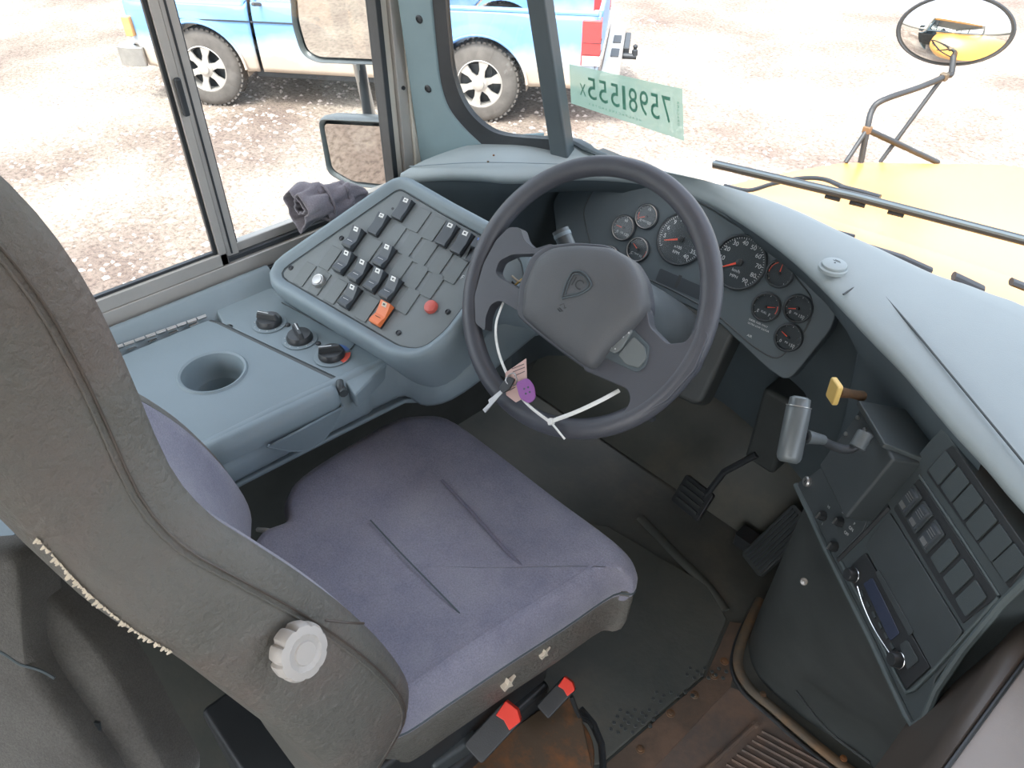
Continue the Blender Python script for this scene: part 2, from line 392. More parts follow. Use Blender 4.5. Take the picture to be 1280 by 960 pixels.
# ---- front quarter: pillar trim, rubber gasket, curved-corner pane, post (window_2)
QF = Frame((WX, .905, .775), (.955, .297, 0), (-.02, -.12, .99))
def up(pt, dv, du=0): return (pt[0]+du, pt[1]+dv)
tin = [(541, 0), (547, 62), (552, 103), (562, 134), (581, 159), (603, 180)]
tin2 = QF.pts(tin); tout = QF.pts([(527, 206), (498, 0)])
g = MB(QF.M); g.prism([up(tin2[0], .6, -.02)] + [tuple(p) for p in smooth_line([Vector((a, b, 0)) for a, b in tin2], 4) and [(v.x, v.y) for v in smooth_line([Vector((a, b, 0)) for a, b in tin2], 4)]] + [(tin2[-1][0], tin2[-1][1]-.06), (tout[0][0]-.01, tout[0][1]-.06), tout[0], tout[1], up(tout[1], .6, -.0)], -.03, .004)
pt = struct(g, 'trim_4', M['paint_grey'], bevel=.004, label='blue-grey front pillar cover held by screws')
for (x, y) in [(524, 24), (535, 111)]:
    a = QF.px(x, y, .004); q = MB(QF.M); q.lathe([(.0075, 0), (.0075, .0015), (.005, .003), (.0045, .001), (0, .0012)], 16, (a[0], a[1], .0035)); q.build('screw', M['darksteel'], pt)
w2 = thing('window_2', '', '', QF.w(0, 0)); w2['kind'] = 'structure'; w2['label'] = 'front quarter window with round lower corner and black seal'
gl = [(557, -2), (561, 47), (567, 94), (581, 131), (603, 156), (631, 169), (690, 174)]
G1 = [(v.x, v.y) for v in smooth_line([Vector((*QF.px(*p), 0)) for p in gl], 5)]
G0 = [(v.x, v.y) for v in smooth_line([Vector((*QF.px(*p), 0)) for p in [(540, -2), (546, 62), (551, 103), (561, 136), (581, 162), (606, 182), (690, 190)]], 5)]
G0 = [up(G0[0], .6, -.02)] + G0; G1 = [up(G1[0], .6, -.02)] + G1
g = MB(QF.M); k = len(G0)
g.add([(a, b, h) for h in (-.012, .001) for L in (G0, G1) for a, b in L],
      [f for i in range(k-1) for f in ((i, i+1, k+i+1, k+i), (2*k+i, 3*k+i, 3*k+i+1, 2*k+i+1), (k+i, k+i+1, 3*k+i+1, 3*k+i), (i, 2*k+i, 2*k+i+1, i+1))])
g.build('seal', M['darksteel'], w2)
pl = QF.pts([(662, 0), (689, 176)]); pr = QF.pts([(685, 0), (710, 172)])
g = MB(QF.M); dl = (pl[0][0]-pl[1][0])/(pl[0][1]-pl[1][1]); dr = (pr[0][0]-pr[1][0])/(pr[0][1]-pr[1][1])
g.prism([(pl[1][0]-.1*dl, pl[1][1]-.1), (pr[1][0]-.1*dr, pr[1][1]-.1), (pr[0][0]+.6*dr, pr[0][1]+.6), (pl[0][0]+.6*dl, pl[0][1]+.6)], -.02, .012)
g.build('post', M['fascia'], w2, bevel=.004)
g = MB(QF.M); g.prism([(a, b) for a, b in G1] + [(pl[1][0], pl[1][1]), (pl[0][0]+.6*dl, pl[0][1]+.6)], -.008, -.005); g.build('pane', M['glass'], w2)
# ---- windshield (window_3)
pb = QF.w(*pr[1], 0); WB = smooth_line([pb + Vector((0, .0, -.04)), (-.62, 1.16, .83), (-.30, 1.215, .83), (0, 1.23, .83), (.35, 1.21, .83), (.8, 1.10, .83), (1.2, .95, .83)], 8)
pu = (QF.w(pr[0][0], pr[0][1])-QF.w(pr[1][0], pr[1][1])); pu = pu/pu.z
w3 = thing('window_3', '', '', (0, 1.23, .83)); w3['kind'] = 'structure'; w3['label'] = 'large curved bus windshield'
g = MB(); g.grid([[p + Vector((pu.x*t if i < 3 else 0, pu.y*t, t)) for i, p in enumerate(WB)] for t in (0, .25, .5, .75, 1.0)]); g.build('pane', M['glass'], w3)

# ---- dashboard: lip and crest lines on their own heights
LP = [(500,222,.775,504,218,.777),(520,217,.79,530,201,.80),(560,214,.815,575,184,.832),(600,215,.832,620,176,.85),(640,218,.842,665,172,.865),(700,214,.848,715,180,.87),(760,214,.85,765,200,.87),(820,221,.85,822,213,.87),(880,240,.85,880,226,.87),
      (930,268,.85,935,241,.87),(980,303,.85,990,262,.87),(1020,338,.85,1040,286,.87),(1050,368,.85,1085,306,.87),(1090,410,.85,1125,325,.87),(1130,450,.85,1165,343,.87),(1165,490,.85,1200,354,.87),(1200,530,.85,1235,367,.87),(1240,572,.85,1262,376,.87),(1280,618,.85,1290,387,.87)]
LIP = [atz(a, b, z) for a, b, z, c, d, e in LP] + [Vector((.06, .70, .85)), Vector((.16, .63, .85)), Vector((.3, .58, .85)), Vector((.8, .55, .85))]
CRE = [atz(c, d, e) for a, b, z, c, d, e in LP] + [Vector((0, 1.10, .87)), Vector((.3, 1.10, .87)), Vector((.6, 1.05, .87)), Vector((1.15, .9, .86))]
LIPs = smooth_line(LIP, 4); CREs = smooth_line(CRE, 4); N = len(LIPs)
dash = thing('dashboard', 'pale blue-grey dashboard top sweeping around the driver under the windshield', 'dashboard', (-.4, 1.0, .5))
def row(t, dz): return [a.lerp(b, t) + Vector((0, 0, dz)) for a, b in zip(LIPs, CREs)]
def rowf(off, dz, z=None):
    out = []
    for i, (a, b) in enumerate(zip(LIPs, CREs)):
        n = Vector((b.x-a.x, b.y-a.y, 0)); T = (LIPs[min(i+1, N-1)]-LIPs[max(i-1, 0)]); T.z = 0; T.normalize(); n = Vector((-T.y, T.x, 0))
        p = a + n*off; p.z = z if z is not None else a.z + dz; out.append(p)
    return out
g = MB(); drop = [b + Vector((0, .10, -.10)) for b in CREs]
g.grid([rowf(.012, -.024), rowf(.002, -.020), rowf(-.003, -.010), rowf(0, -.002), row(.10, .003), row(.35, .007), row(.65, .006), row(.9, .003), row(1, 0), [b + Vector((0, .025, -.012)) for b in CREs], drop])
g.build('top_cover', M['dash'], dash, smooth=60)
g = MB(); ck = max(range(N), key=lambda i: -abs(i-12*4))
foff = lambda i, a, b: b if 16 < i < 50 else a
def fas(k1, k2, dz, z=None):
    A = rowf(k1, dz, z); B = rowf(k2, dz, z); o = []
    for i in range(N):
        s = min(1, max(0, (i-14)/6)) * min(1, max(0, (50-i)/5)); o.append(A[i].lerp(B[i], s))
    return o
nf = 4*17
def cut(r): return r[:nf]
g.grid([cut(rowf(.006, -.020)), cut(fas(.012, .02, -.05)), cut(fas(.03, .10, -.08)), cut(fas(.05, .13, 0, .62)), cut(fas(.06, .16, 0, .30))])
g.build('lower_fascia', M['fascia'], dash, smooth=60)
# seams in the cover
def on_top(x, y, z=.865): return atz(x, y, z)
q = MB(); q.tube(smooth_line([on_top(1086, 348, .8635), on_top(1130, 398, .863), on_top(1190, 470, .862), on_top(1262, 557, .861), on_top(1330, 640, .860)], 6), .0014, 6); q.build('seam', M['darkbox'], dash)
q = MB(); q.tube([on_top(1086, 348, .8635), on_top(1054, 368, .8535)], .0014, 6); q.build('seam', M['darkbox'], dash)
# raised line across the left wing of the cover
q = MB(); q.tube(smooth_line([on_top(512, 208, .795), on_top(600, 203, .846), on_top(700, 205, .864)], 5), .0009, 6); q.build('seam', M['console'], dash)
# round defroster plug
c = on_top(1042, 334, .862)
pg = MB(); pg.lathe([(.021, -.004), (.021, .001), (.019, .0025), (.0175, .002), (.0175, .006), (.0155, .0075), (0, .0075)], 36, c); pl_ = pg.build('round_plug', M['dash'], dash)
q = MB(); q.lathe([(.0015, 0), (.0015, .0005), (0, .0005)], 8, c + Vector((0, 0, .0075))); q.box(c + Vector((-.006, .005, .0072)), c + Vector((.006, .0058, .0079))); q.box(c + Vector((-.004, .0075, .0072)), c + Vector((.004, .0083, .0079))); q.build('mark', M['darkbox'], pl_)
for (x, y) in [(617, 194), (610, 202)]:
    c = on_top(x, y, .853); q = MB(); q.lathe([(.0022, -.001), (.0018, .0012), (0, .0014)], 8, c); q.build('spot', M['rust'], dash)
# weather strip pieces at the windshield foot
q = MB(); q.tube([on_top(628, 173, .865), on_top(655, 170, .870), on_top(680, 168, .874)], .006, 8, flat=.5); q.build('weather_strip', M['paint_grey'], dash)
q = MB(); q.tube(smooth_line([on_top(700, 170, .874), on_top(722, 178, .876), on_top(740, 188, .876), on_top(762, 198, .873)], 4), [.008]*4+[.011]*4+[.008]*4+[.004], 8, flat=.6); q.build('weather_strip', M['fascia'], dash)
# ================================================================ SIDE CONSOLE
CZ = .655
cons = thing('side_console', 'blue-grey moulded console under the side window beside the driver seat', 'console', (-1.05, .4, 0))
ridge = [atx(145, 410, WX+.012), atx(325, 347, WX+.012)]
yR = ridge[1].y
inner = [atz(x, y, CZ) for x, y in [(200, 578), (285, 541), (415, 480), (430, 474), (470, 455), (497, 440)]]
# console top as a slab; outline in plan (metres)
hin0 = atz(130, 439, .664); hin1 = atz(257, 394, .66)
lidc = atz(432, 487, CZ)
ct = [(WX+.004, -.35), (WX+.004, .50), (-1.13, .535), (-1.0, .56), (-.85, .60), (inner[5].x+.004, inner[5].y), (inner[2].x+.0, inner[2].y), (inner[1].x, inner[1].y), (inner[1].x+.002, -.35)]
cup = atz(265, 462, CZ)
lid = [(hin0.x+.012, -.30), (hin1.x+.012, hin1.y-.004), (hin1.x+.03, hin1.y+.004), (lidc.x-.035, lidc.y-.002), (lidc.x-.008, lidc.y-.012), (inner[1].x-.012, inner[1].y-.05), (inner[1].x-.012, -.30)]
def plate_hole(mb, poly, z0, z1, c, r, n=40):
    # flat plate with a round hole: connects outline and circle by angle
    m = len(poly); P = []
    for i in range(m):
        a, b = Vector(poly[i]), Vector(poly[(i+1) % m]); k = max(1, int((b-a).length/.02))
        for j in range(k): P.append(a.lerp(b, j/k))
    C = Vector(c); P.sort(key=lambda p: atan2(p.y-C.y, p.x-C.x)); m = len(P)
    for z in (z0, z1):
        vs = [(p.x, p.y, z) for p in P] + [(C.x+r*cos(atan2(p.y-C.y, p.x-C.x)), C.y+r*sin(atan2(p.y-C.y, p.x-C.x)), z) for p in P]
        mb.add(vs, [(i, (i+1) % m, m+(i+1) % m, m+i) for i in range(m)])
    mb.add([(p.x, p.y, z) for z in (z0, z1) for p in P], [(i, (i+1) % m, m+(i+1) % m, m+i) for i in range(m)])
rc = (atz(304, 466, CZ)-atz(228, 466, CZ)).length/2*1.02
cc = ((atz(304, 466, CZ)+atz(228, 466, CZ))/2)
plate_z = CZ
base = MB(); base.prism([(x, y) for x, y in ct], CZ-.115, CZ-.105)
base.build('tray', M['console'], cons, bevel=.004)
# raised surround: strip between lid and switch panel, plus front apron
g = MB(); g.prism([(hin1.x+.038, hin1.y+.012), (WX+.02, .40), (WX+.02, .50), (-1.13, .535), (-1.0, .56), (-.85, .60), (inner[5].x, inner[5].y), (lidc.x+.022, lidc.y+.004), (lidc.x-.02, lidc.y+.010)], CZ-.03, CZ)
g.build('knob_plate', M['console'], cons, bevel=.004)
# rolled ridge against the window
rr = []
for y in [-.35, 0, .2, .40, .47, .52]:
    rr.append([Vector((WX+dx, y, z)) for dx, z in [(.002, .60), (.002, .676), (.006, .684), (.014, .686), (.022, .682), (.032, .666), (.040, .655), (.055, .640)]])
g = MB(); g.grid(rr); g.build('ridge', M['console'], cons, smooth=80)
# inner side wall with rolled top edge
iw = [Vector((inner[1].x+.002, -.35, CZ)), inner[1]+Vector((.002, 0, 0)), inner[2], inner[4], inner[5]+Vector((.01, .0, 0)), inner[5]+Vector((.045, .02, -.012)), inner[5]+Vector((.10, .06, .03)), inner[5]+Vector((.14, .20, .11))]
iws = smooth_line(iw, 4)
def siderow(k, z): return [p + Vector((k*(.9 if p.y < .5 else .6), -k*(.1 if p.y < .5 else .5), z)) for p in iws]
g = MB(); g.grid([siderow(-.02, -.004), siderow(-.006, .004), siderow(.006, .003), siderow(.016, -.006), siderow(.022, -.028), siderow(.029, -.040), siderow(.029, -.068), siderow(.016, -.082), siderow(-.05, -.084), siderow(-.12, -.084)])
g.build('side_wall', M['console'], cons, smooth=60)
# lid with cup holder
g = MB(); plate_hole(g, lid, CZ-.011, CZ+.001, (cc.x, cc.y), rc); lo = g.build('lid', M['lid'], cons, smooth=30)
g = MB(); g.lathe([(rc+.006, .0008), (rc+.003, .004), (rc-.001, .0025), (rc-.003, -.004), (rc-.004, -.038), (rc-.009, -.043), (rc-.010, -.046), (rc-.011, -.066), (rc-.015, -.070), (0, -.070)], 48, (cc.x, cc.y, CZ), cap=False); g.build('cup_holder', M['lid'], lo, smooth=50)
# dark gap and notch around the lid
q = MB(); q.tube([(hin1.x+.014, hin1.y-.001, CZ-.006), (hin1.x+.034, hin1.y+.008, CZ-.006), (lidc.x-.03, lidc.y+.004, CZ-.006), (lidc.x, lidc.y-.004, CZ-.006)], .0075, 8); nb = atz(286, 411, CZ-.004); q.cyl(nb, nb+Vector((0, 0, .004)), .008, 16); q.build('gap', M['darkbox'], cons)
# piano hinge
hd = (hin1-hin0); L = hd.length; hd.normalize()
hg = MB(); 
for i in range(14):
    a = hin1 - hd*(i*.018+.001); b = hin1 - hd*(i*.018+.0168); hg.cyl(a+Vector((.004, 0, .001)), b+Vector((.004, 0, .001)), .0035, 10)
q = hg.build('hinge', M['steel'], cons)
q2 = MB(); 
for i in range(14):
    a = hin1 - hd*(i*.018+.001); b = hin1 - hd*(i*.018+.0168)
    q2.box((b.x+.006, b.y, CZ+.0008), (a.x+.012, a.y, CZ+.0022)) if i % 2 else q2.box((b.x-.004, b.y, .660), (a.x+.003, a.y, .6615))
q2.build('hinge_leaf', M['chrome'], q)
# front lip of the lid, rolled over, with a bowed pull underneath
la, lb = atz(283, 546, CZ+.002), atz(418, 484, CZ+.002)
ld = (lb-la).normalized(); ln = Vector((ld.y, -ld.x, 0))
g = MB(); rows = []
for t in (-.4, 0, .5, .93, .97, 1.0):
    p = la.lerp(lb, t); k = 1 if t < .97 else .8
    rows.append([p + ln*a*k + Vector((0, 0, b)) for a, b in [(-.03, -.004), (-.008, .001), (0, .003), (.008, .001), (.014, -.006), (.018, -.018), (.019, -.030), (.010, -.032), (0, -.02)]])
g.grid(rows); g.build('lip', M['lid'], lo, smooth=70, solid=.003)
q = MB(); pa = atz(330, 552, CZ-.022)+ln*.012; pb_ = atz(422, 498, CZ-.020)+ln*.012
mid = (pa+pb_)/2
P = smooth_line([pa, pa.lerp(mid, .5)+Vector((.012, -.004, -.022)), mid+Vector((.018, -.006, -.034)), mid.lerp(pb_, .5)+Vector((.014, -.004, -.028)), pb_+Vector((.004, 0, -.004))], 5)
q.tube(P, .003, 8); q.build('pull_rim', M['lid'], lo)
q = MB(); q.add([p for p in P], [tuple(range(len(P)))]); q.build('pull', M['console'], lo, solid=.004)
q = MB(); e0 = atz(425, 482, CZ); q.tube(smooth_line([e0+Vector((-.006, .004, .003)), e0+Vector((.004, -.002, .0)), e0+Vector((.006, -.006, -.010))], 4), .006, 10); q.build('notch', M['darkbox'], cons)
# three heater knobs
KC = [((337, 404), 20, M['rocker']), ((375, 424), -10, M['rocker']), ((415, 445), 60, M['rocker'])]
for i, ((x, y), rot, m_) in enumerate(KC):
    c = atz(x, y, CZ+.001); k = thing('heater_knob', ['black pointer knob nearest the window on the console', 'middle black pointer knob on the console, pointer towards the window', 'black pointer knob nearest the seat on blue and red temperature arc'][i], 'knob', c, group='heater knobs on the console')
    q = MB(); q.lathe([(.030, 0), (.030, .001), (.026, .0016), (0, .0016)], 40, c); ring = q.build('dial_ring', M['console'], k)
    q = MB(); q.lathe([(.0225, .0016), (.0225, .006), (.0205, .010), (.0195, .012), (.012, .0125), (0, .0125)], 32, c); q.build('knob_body', M['black'], k, smooth=50)
    a = radians([30, -15, 58][i]); d = Vector((cos(a), sin(a), 0)); n = Vector((-d.y, d.x, 0))
    bar = MB(Matrix(((d.x, n.x, 0, c.x), (d.y, n.y, 0, c.y), (0, 0, 1, c.z), (0, 0, 0, 1))))
    bar.prism([(-.021, -.0065), (.019, -.005), (.021, 0), (.019, .005), (-.021, .0065)], .011, .0215, [(-.019, -.0045), (.014, -.003), (.016, 0), (.014, .003), (-.019, .0045)]); bb = bar.build('pointer', M['black'], k, bevel=.0015)
    q = MB(bar.M); q.box((-.019, -.001, .0216), (.002, .001, .0220)); q.build('index_mark', M['print'], bb)
    if i == 2:
        for s0, s1, mm, nm in ((75, 172, 'blueprint', 'cold_arc'), (5, 62, 'redprint', 'warm_arc')):
            q = MB(); V = []; 
            for j in range(13):
                t = radians(s0+(s1-s0)*j/12); V += [(c.x+.0225*cos(t), c.y+.0225*sin(t), c.z+.0022), (c.x+.031*cos(t), c.y+.031*sin(t), c.z+.0022)]
            q.add(V, [(2*j, 2*j+1, 2*j+3, 2*j+2) for j in range(12)]); q.build(nm, M[mm], ring)
    else:
        q = MB()
        for j in range(9):
            t = radians(130+j*32); q.box((c.x+.026*cos(t)-.0007, c.y+.026*sin(t)-.0007, c.z+.0016), (c.x+.026*cos(t)+.0007, c.y+.026*sin(t)+.0007, c.z+.002))
        q.build('dial_marks', M['print'], ring)
for (x, y) in [(360, 407), (398, 430)]:
    c = atz(x, y, CZ); q = MB(); q.lathe([(.0045, 0), (.0045, .003), (.0025, .0045), (0, .0045)], 14, c); q.build('screw', M['darksteel'], cons)
q = MB(); q.tube([atz(x, y, CZ+.0012) for x, y in [(352, 378), (396, 402), (445, 428), (438, 437)]], .0009, 6); q.build('seam', M['darkbox'], cons)

# ================================================================ SWITCH PANEL
sc_ = 1.06; Pp = CAM + (atz(420, 397, .74)-CAM)*sc_
a7, t33 = radians(7), radians(33)
SP = Frame(Pp, (cos(a7), sin(a7), 0), (-sin(a7)*cos(t33), cos(a7)*cos(t33), sin(t33)))
sp = thing('switch_panel', 'tilted switch panel in a blue-grey bezel between side window and steering wheel', 'switch panel', M=SP.M)
po = SP.pts([(347, 343), (500, 237), (552, 268), (650, 322), (655, 352), (590, 368), (557, 412), (528, 436), (500, 432)])
face = rpoly(po, [.03, .012, .01, .02, .01, .03, .012, .03, .012])
g = MB(SP.M); g.prism(face, -.004, .0); g.build('face_plate', M['panel'], sp)
# bezel: sweep of section rings around the face outline
cx = sum(p[0] for p in face)/len(face); cy = sum(p[1] for p in face)/len(face)
def offs(P, d):
    out = []; m = len(P)
    for i in range(m):
        a, b, c = Vector(P[i-1]), Vector(P[i]), Vector(P[(i+1) % m])
        t = ((b-a).normalized()+(c-b).normalized()); t.normalize() if t.length > 1e-6 else None
        n = Vector((t.y, -t.x)); out.append((b.x+n.x*d, b.y+n.y*d))
    return out
if sum(face[i][0]*face[(i+1) % len(face)][1]-face[(i+1) % len(face)][0]*face[i][1] for i in range(len(face))) < 0: face = face[::-1]
g = MB(SP.M); rows = []
for d, h in [(.001, -.003), (.0015, .0015), (.004, .0035), (.009, .0085), (.014, .013), (.019, .0135), (.024, .009), (.028, .0), (.032, -.02), (.032, -.12)]:
    rows.append([(x, y, h) for x, y in offs(face, d)])
g.grid(rows, close=True); g.build('bezel', M['console'], sp, smooth=70)
q = MB(SP.M); q.tube([(x, y, .0016) for x, y in offs(face, .002)], .0011, 6, closed=True); q.build('gap', M['darkbox'], sp)
def spuv(x4, y4): return SP.px(320+x4/4, 220+y4/4, .0)
# rocker centres measured row by row
RK = {(740,175):'r', (815,222):'b', (890,265):'b', (960,302):'r', (1035,342):'r', (1110,385):'l',
      (620,250):'r', (695,297):'b', (772,342):'b', (848,387):'b', (922,431):'b', (998,474):'b',
      (497,322):'R', (573,370):'b', (650,412):'R', (727,458):'b', (804,505):'b', (882,548):'b',
      (372,412):'b', (449,441):'R', (527,487):'R', (605,531):'R', (682,572):'R', (760,625):'b',
      (244,492):'b', (318,535):'c', (400,578):'b', (478,612):'R', (558,665):'b', (638,700):'o'}
hw, hh = .0125, .0225
for (x, y), k in RK.items():
    u, v = spuv(x, y); 
    if k == 'b':
        q = MB(SP.M); q.prism(rrect(u, v, hw+.001, hh, .0015, 2), 0, .0022); q.build('blank_plug', M['blank'], sp, bevel=.0006)
    elif k in 'rRol':
        q = MB(SP.M); q.prism(rrect(u, v, hw, hh-.001, .001, 2), 0, .003); fr = q.build('switch_frame', M['black'], sp)
        m_ = M['orange'] if k == 'o' else M['rocker']
        q = MB(SP.M); x0, x1 = u-hw+.001, u+hw-.001; y0, y1 = v-hh+.002, v+hh-.002
        pr_ = [(y0, .003), (y0, .011), (y0+.004, .0135), (v-.002, .0085), (y1-.010, .0125), (y1-.001, .0165), (y1, .014), (y1, .003)] if k in 'Rol' else [(y0, .003), (y0, .008), (y0+.004, .0095), (v, .0085), (y1-.008, .011), (y1-.001, .0125), (y1, .010), (y1, .003)]
        if k == 'l': pr_ = [(y0, .003), (y0, .004), (v, .004), (v+.002, .014), (y1-.002, .015), (y1, .012), (y1, .003)]
        n = len(pr_); q.add([(xx, a, b) for xx in (x0, x1) for a, b in pr_], [tuple(range(n-1, -1, -1)), tuple(range(n, 2*n))] + [(i, (i+1) % n, n+(i+1) % n, n+i) for i in range(n)])
        rk = q.build('rocker', m_, sp, bevel=.0008, **({'label': 'orange rocker switch'} if k == 'o' else {}))
        # lit symbol square near the top of the rocker
        zt = .0150 if k in 'Ro' else .0118
        sl_ = (.0165-.0125)/.009
        def top(dv): return (.0125+sl_*(dv-(y1-.010))) if k in 'Rol' else (.011+.0015/.007*(dv-(y1-.008)))
        q = MB(SP.M); a0, a1 = y1-.0092, y1-.002
        q.add([(u-.0052, a0, top(a0)+.0004), (u+.0052, a0, top(a0)+.0004), (u+.0052, a1, top(a1)+.0004), (u-.0052, a1, top(a1)+.0004)], [(0, 1, 2, 3)]); sy = q.build('symbol_tile', M['blueprint'] if k == 'l' else (M['white'] if k != 'o' else M['foam']), rk)
        q = MB(SP.M); am = (a0+a1)/2; zz = top(am)+.0012
        if R.random() < .5: q.add([(u-.0022, am-.0015, zz), (u+.0022, am-.0015, zz), (u+.0022, am+.0015, zz), (u-.0022, am+.0015, zz)], [(0, 1, 2, 3)])
        else: q.add([(u-.003, am-.0005, zz), (u+.003, am-.0005, zz), (u+.003, am+.0007, zz), (u-.003, am+.0007, zz), (u-.0006, am-.0024, zz), (u+.0006, am-.0024, zz), (u+.0006, am+.0024, zz), (u-.0006, am+.0024, zz)], [(0, 1, 2, 3), (4, 5, 6, 7)])
        q.build('symbol', M['rocker'], rk)
        if k in 'Ro':
            q = MB(SP.M); q.box((u-.006, v-.0075, .0107), (u+.006, v-.0068, .0114)); q.build('symbol_line', M['print'] if k == 'R' else M['rust'], rk)
    elif k == 'c':
        q = MB(SP.M); q.prism(rrect(u, v, hw+.001, hh, .0015, 2), 0, .0022); q.build('blank_plug', M['blank'], sp, bevel=.0006)
        q = MB(SP.M); q.lathe([(.0125, 0), (.0125, .005), (.011, .0075), (.009, .007), (.0085, .0085), (.003, .009), (0, .009)], 32, (u, v+.002, .002)); b_ = q.build('round_button', M['steel'], sp, label='silver round push button')
q = MB(SP.M); u, v = spuv(878, 658); q.lathe([(.0115, 0), (.0115, .004), (.010, .007), (.006, .0085), (0, .0088)], 28, (u, v, 0)); q.build('round_button', M['redbutton'], sp, label='red round push button')
for (x, y) in [(176, 460), (428, 312), (960, 680), (713, 785)]:
    u, v = spuv(x, y); q = MB(SP.M); q.lathe([(.0048, 0), (.0046, .002), (.003, .0032), (.0026, .002), (0, .002)], 14, (u, v, 0)); q.build('screw', M['darksteel'], sp)
u, v = spuv(683, 163); q = MB(SP.M); q.lathe([(.0025, 0), (.0025, .0006), (0, .0006)], 12, (u, v, 0)); q.build('indicator', M['black'], sp)
# fan symbol, half hidden by the wheel rim
u, v = spuv(1075, 515); q = MB(SP.M); T = lambda dx, dy: Matrix.Translation((u+dx, v+dy, .0006))
put_text(q, 'F', .011, T(-.016, -.004)); q.lathe([(.004, 0), (.004, .0003), (0, .0003)], 16, (u-.002, v, .0003))
for j in range(7):
    t = radians(40+j*18); q.box((u+.013*cos(t)-.0015, v+.013*sin(t)-.0008, .0004), (u+.013*cos(t)+.0015, v+.013*sin(t)+.0008, .0007))
q.build('printed_mark', M['print'], sp)
# ================================================================ STEERING WHEEL
WS = .2/.235; wc = CAM + (Vector((-.701, .809, .745))-CAM)*WS
wt, wy = .92, .109
wn = Vector((sin(wy)*sin(wt), -cos(wy)*sin(wt), cos(wt)))
WF = Frame(wc, (cos(wy), sin(wy), 0), wn.cross(Vector((cos(wy), sin(wy), 0))))
sw = thing('steering_wheel', 'black two-spoke steering wheel in front of the driver seat', 'steering wheel', M=WF.M)
rim = MB(WF.M); rim.tube([(.1856*cos(2*pi*i/96), .1856*sin(2*pi*i/96), 0) for i in range(96)], .0148, 18, closed=True, flat=.88, up=(0, 0, 1)); rim.build('rim', M['wheel'], sw, smooth=90)
def wprism(name, L, h0, h1, mat, par=sw, r=.008, bevel=.004, seg=3, top=None, hp=None):
    P = rpoly(WF.pts(L, hp if hp is not None else h1), r); T = None
    if top:
        cx = sum(p[0] for p in P)/len(P); cy = sum(p[1] for p in P)/len(P); T = [(cx+(x-cx)*top, cy+(y-cy)*top) for x, y in P]
    q = MB(WF.M); q.prism(P, h0, h1, T); return q.build(name, M[mat], par, bevel=bevel, seg=seg, smooth=50)
# left spoke: an upper and a lower bar around an open hole
from mathutils.geometry import tessellate_polygon
Lo = [(650, 284), (655, 300), (668, 311), (690, 304), (710, 330), (700, 400), (690, 424), (652, 392), (640, 384), (624, 375), (613, 381), (607, 396), (606, 414), (594, 404), (593, 370), (604, 330), (620, 300), (636, 284)]
Lh = [(619, 340), (624, 326), (640, 318), (677, 317), (668, 338), (657, 366), (639, 355), (624, 347)]
Po, Ph = rpoly(WF.pts(Lo, .010), .006), rpoly(WF.pts(Lh, .010), .006)
if sum(Po[i][0]*Po[(i+1) % len(Po)][1]-Po[(i+1) % len(Po)][0]*Po[i][1] for i in range(len(Po))) < 0: Po = Po[::-1]
tri = tessellate_polygon([[Vector((*p, 0)) for p in Po], [Vector((*p, 0)) for p in Ph]])
q = MB(WF.M); no, nh = len(Po), len(Ph); nn_ = no+nh
q.add([(x, y, h) for h in (-.010, .010) for x, y in Po+Ph], [tuple(t) for t in tri] + [tuple(nn_+k for k in t) for t in tri] + [(i, (i+1) % no, nn_+(i+1) % no, nn_+i) for i in range(no)] + [(no+i, no+(i+1) % nh, nn_+no+(i+1) % nh, nn_+no+i) for i in range(nh)])
q.build('spoke', M['wheel'], sw, bevel=.004, seg=3, smooth=50)
# right spoke plate carrying the buttons
rs = wprism('spoke', [(728, 462), (740, 428), (790, 380), (808, 384), (812, 408), (834, 430), (856, 428), (874, 404), (886, 418), (868, 462), (834, 500), (800, 520), (778, 518), (788, 500), (784, 486), (760, 476)], -.012, .012, 'wheel', r=.006, bevel=.006)
wprism('button_bezel', [(738, 434), (768, 404), (778, 398), (812, 432), (808, 456), (796, 466), (778, 458), (742, 440)], .010, .0145, 'fascia', rs, r=.005, bevel=.0015)
b1 = wprism('control_button', [(757, 436), (776, 404), (783, 404), (790, 414), (776, 437), (768, 442)], .0135, .019, 'panel', rs, r=.003, bevel=.0015)
wprism('control_button', [(772, 444), (792, 420), (806, 434), (808, 447), (798, 460), (782, 456)], .0135, .018, 'blank', rs, r=.004, bevel=.0015)
q = MB(WF.M)
for (x, y, s_) in [(779, 409, 3), (784, 411, 2.2), (781, 416, 3), (777, 414, 2), (786, 416, 2), (779, 421, 2), (764, 434, 2), (769, 436, 1.6)]:
    a = WF.px(x, y, .0192); e = s_*.0006; q.add([(a[0]-e, a[1]-e, .0194), (a[0]+e, a[1]-e, .0194), (a[0]+e, a[1]+e, .0194), (a[0]-e, a[1]+e, .0194)], [(0, 1, 2, 3)])
q.build('symbol', M['print'], b1)
# hub
PADL = [(650, 396), (653, 358), (668, 322), (686, 309), (722, 305), (762, 308), (786, 322), (800, 346), (804, 366), (806, 388), (786, 412), (758, 438), (738, 464), (712, 446), (678, 420)]
hub = wprism('hub_back', PADL, -.045, .012, 'wheel', r=.01, bevel=.004, hp=.0)
P0 = rpoly(WF.pts(PADL, .026), .012, 3); cx = sum(p[0] for p in P0)/len(P0); cy = sum(p[1] for p in P0)/len(P0)
g = MB(WF.M); rows = []
for k, h in [(1.0, .002), (1.0, .016), (.985, .023), (.95, .028), (.88, .032), (.75, .035), (.55, .0375), (.3, .039), (.08, .0395)]:
    rows.append([(cx+(x-cx)*k, cy+(y-cy)*k, h) for x, y in P0])
g.grid(rows, close=True); g.add([p for p in rows[-1]], [tuple(range(len(rows[-1])))]); pad = g.build('hub_pad', M['pad'], sw, smooth=80)
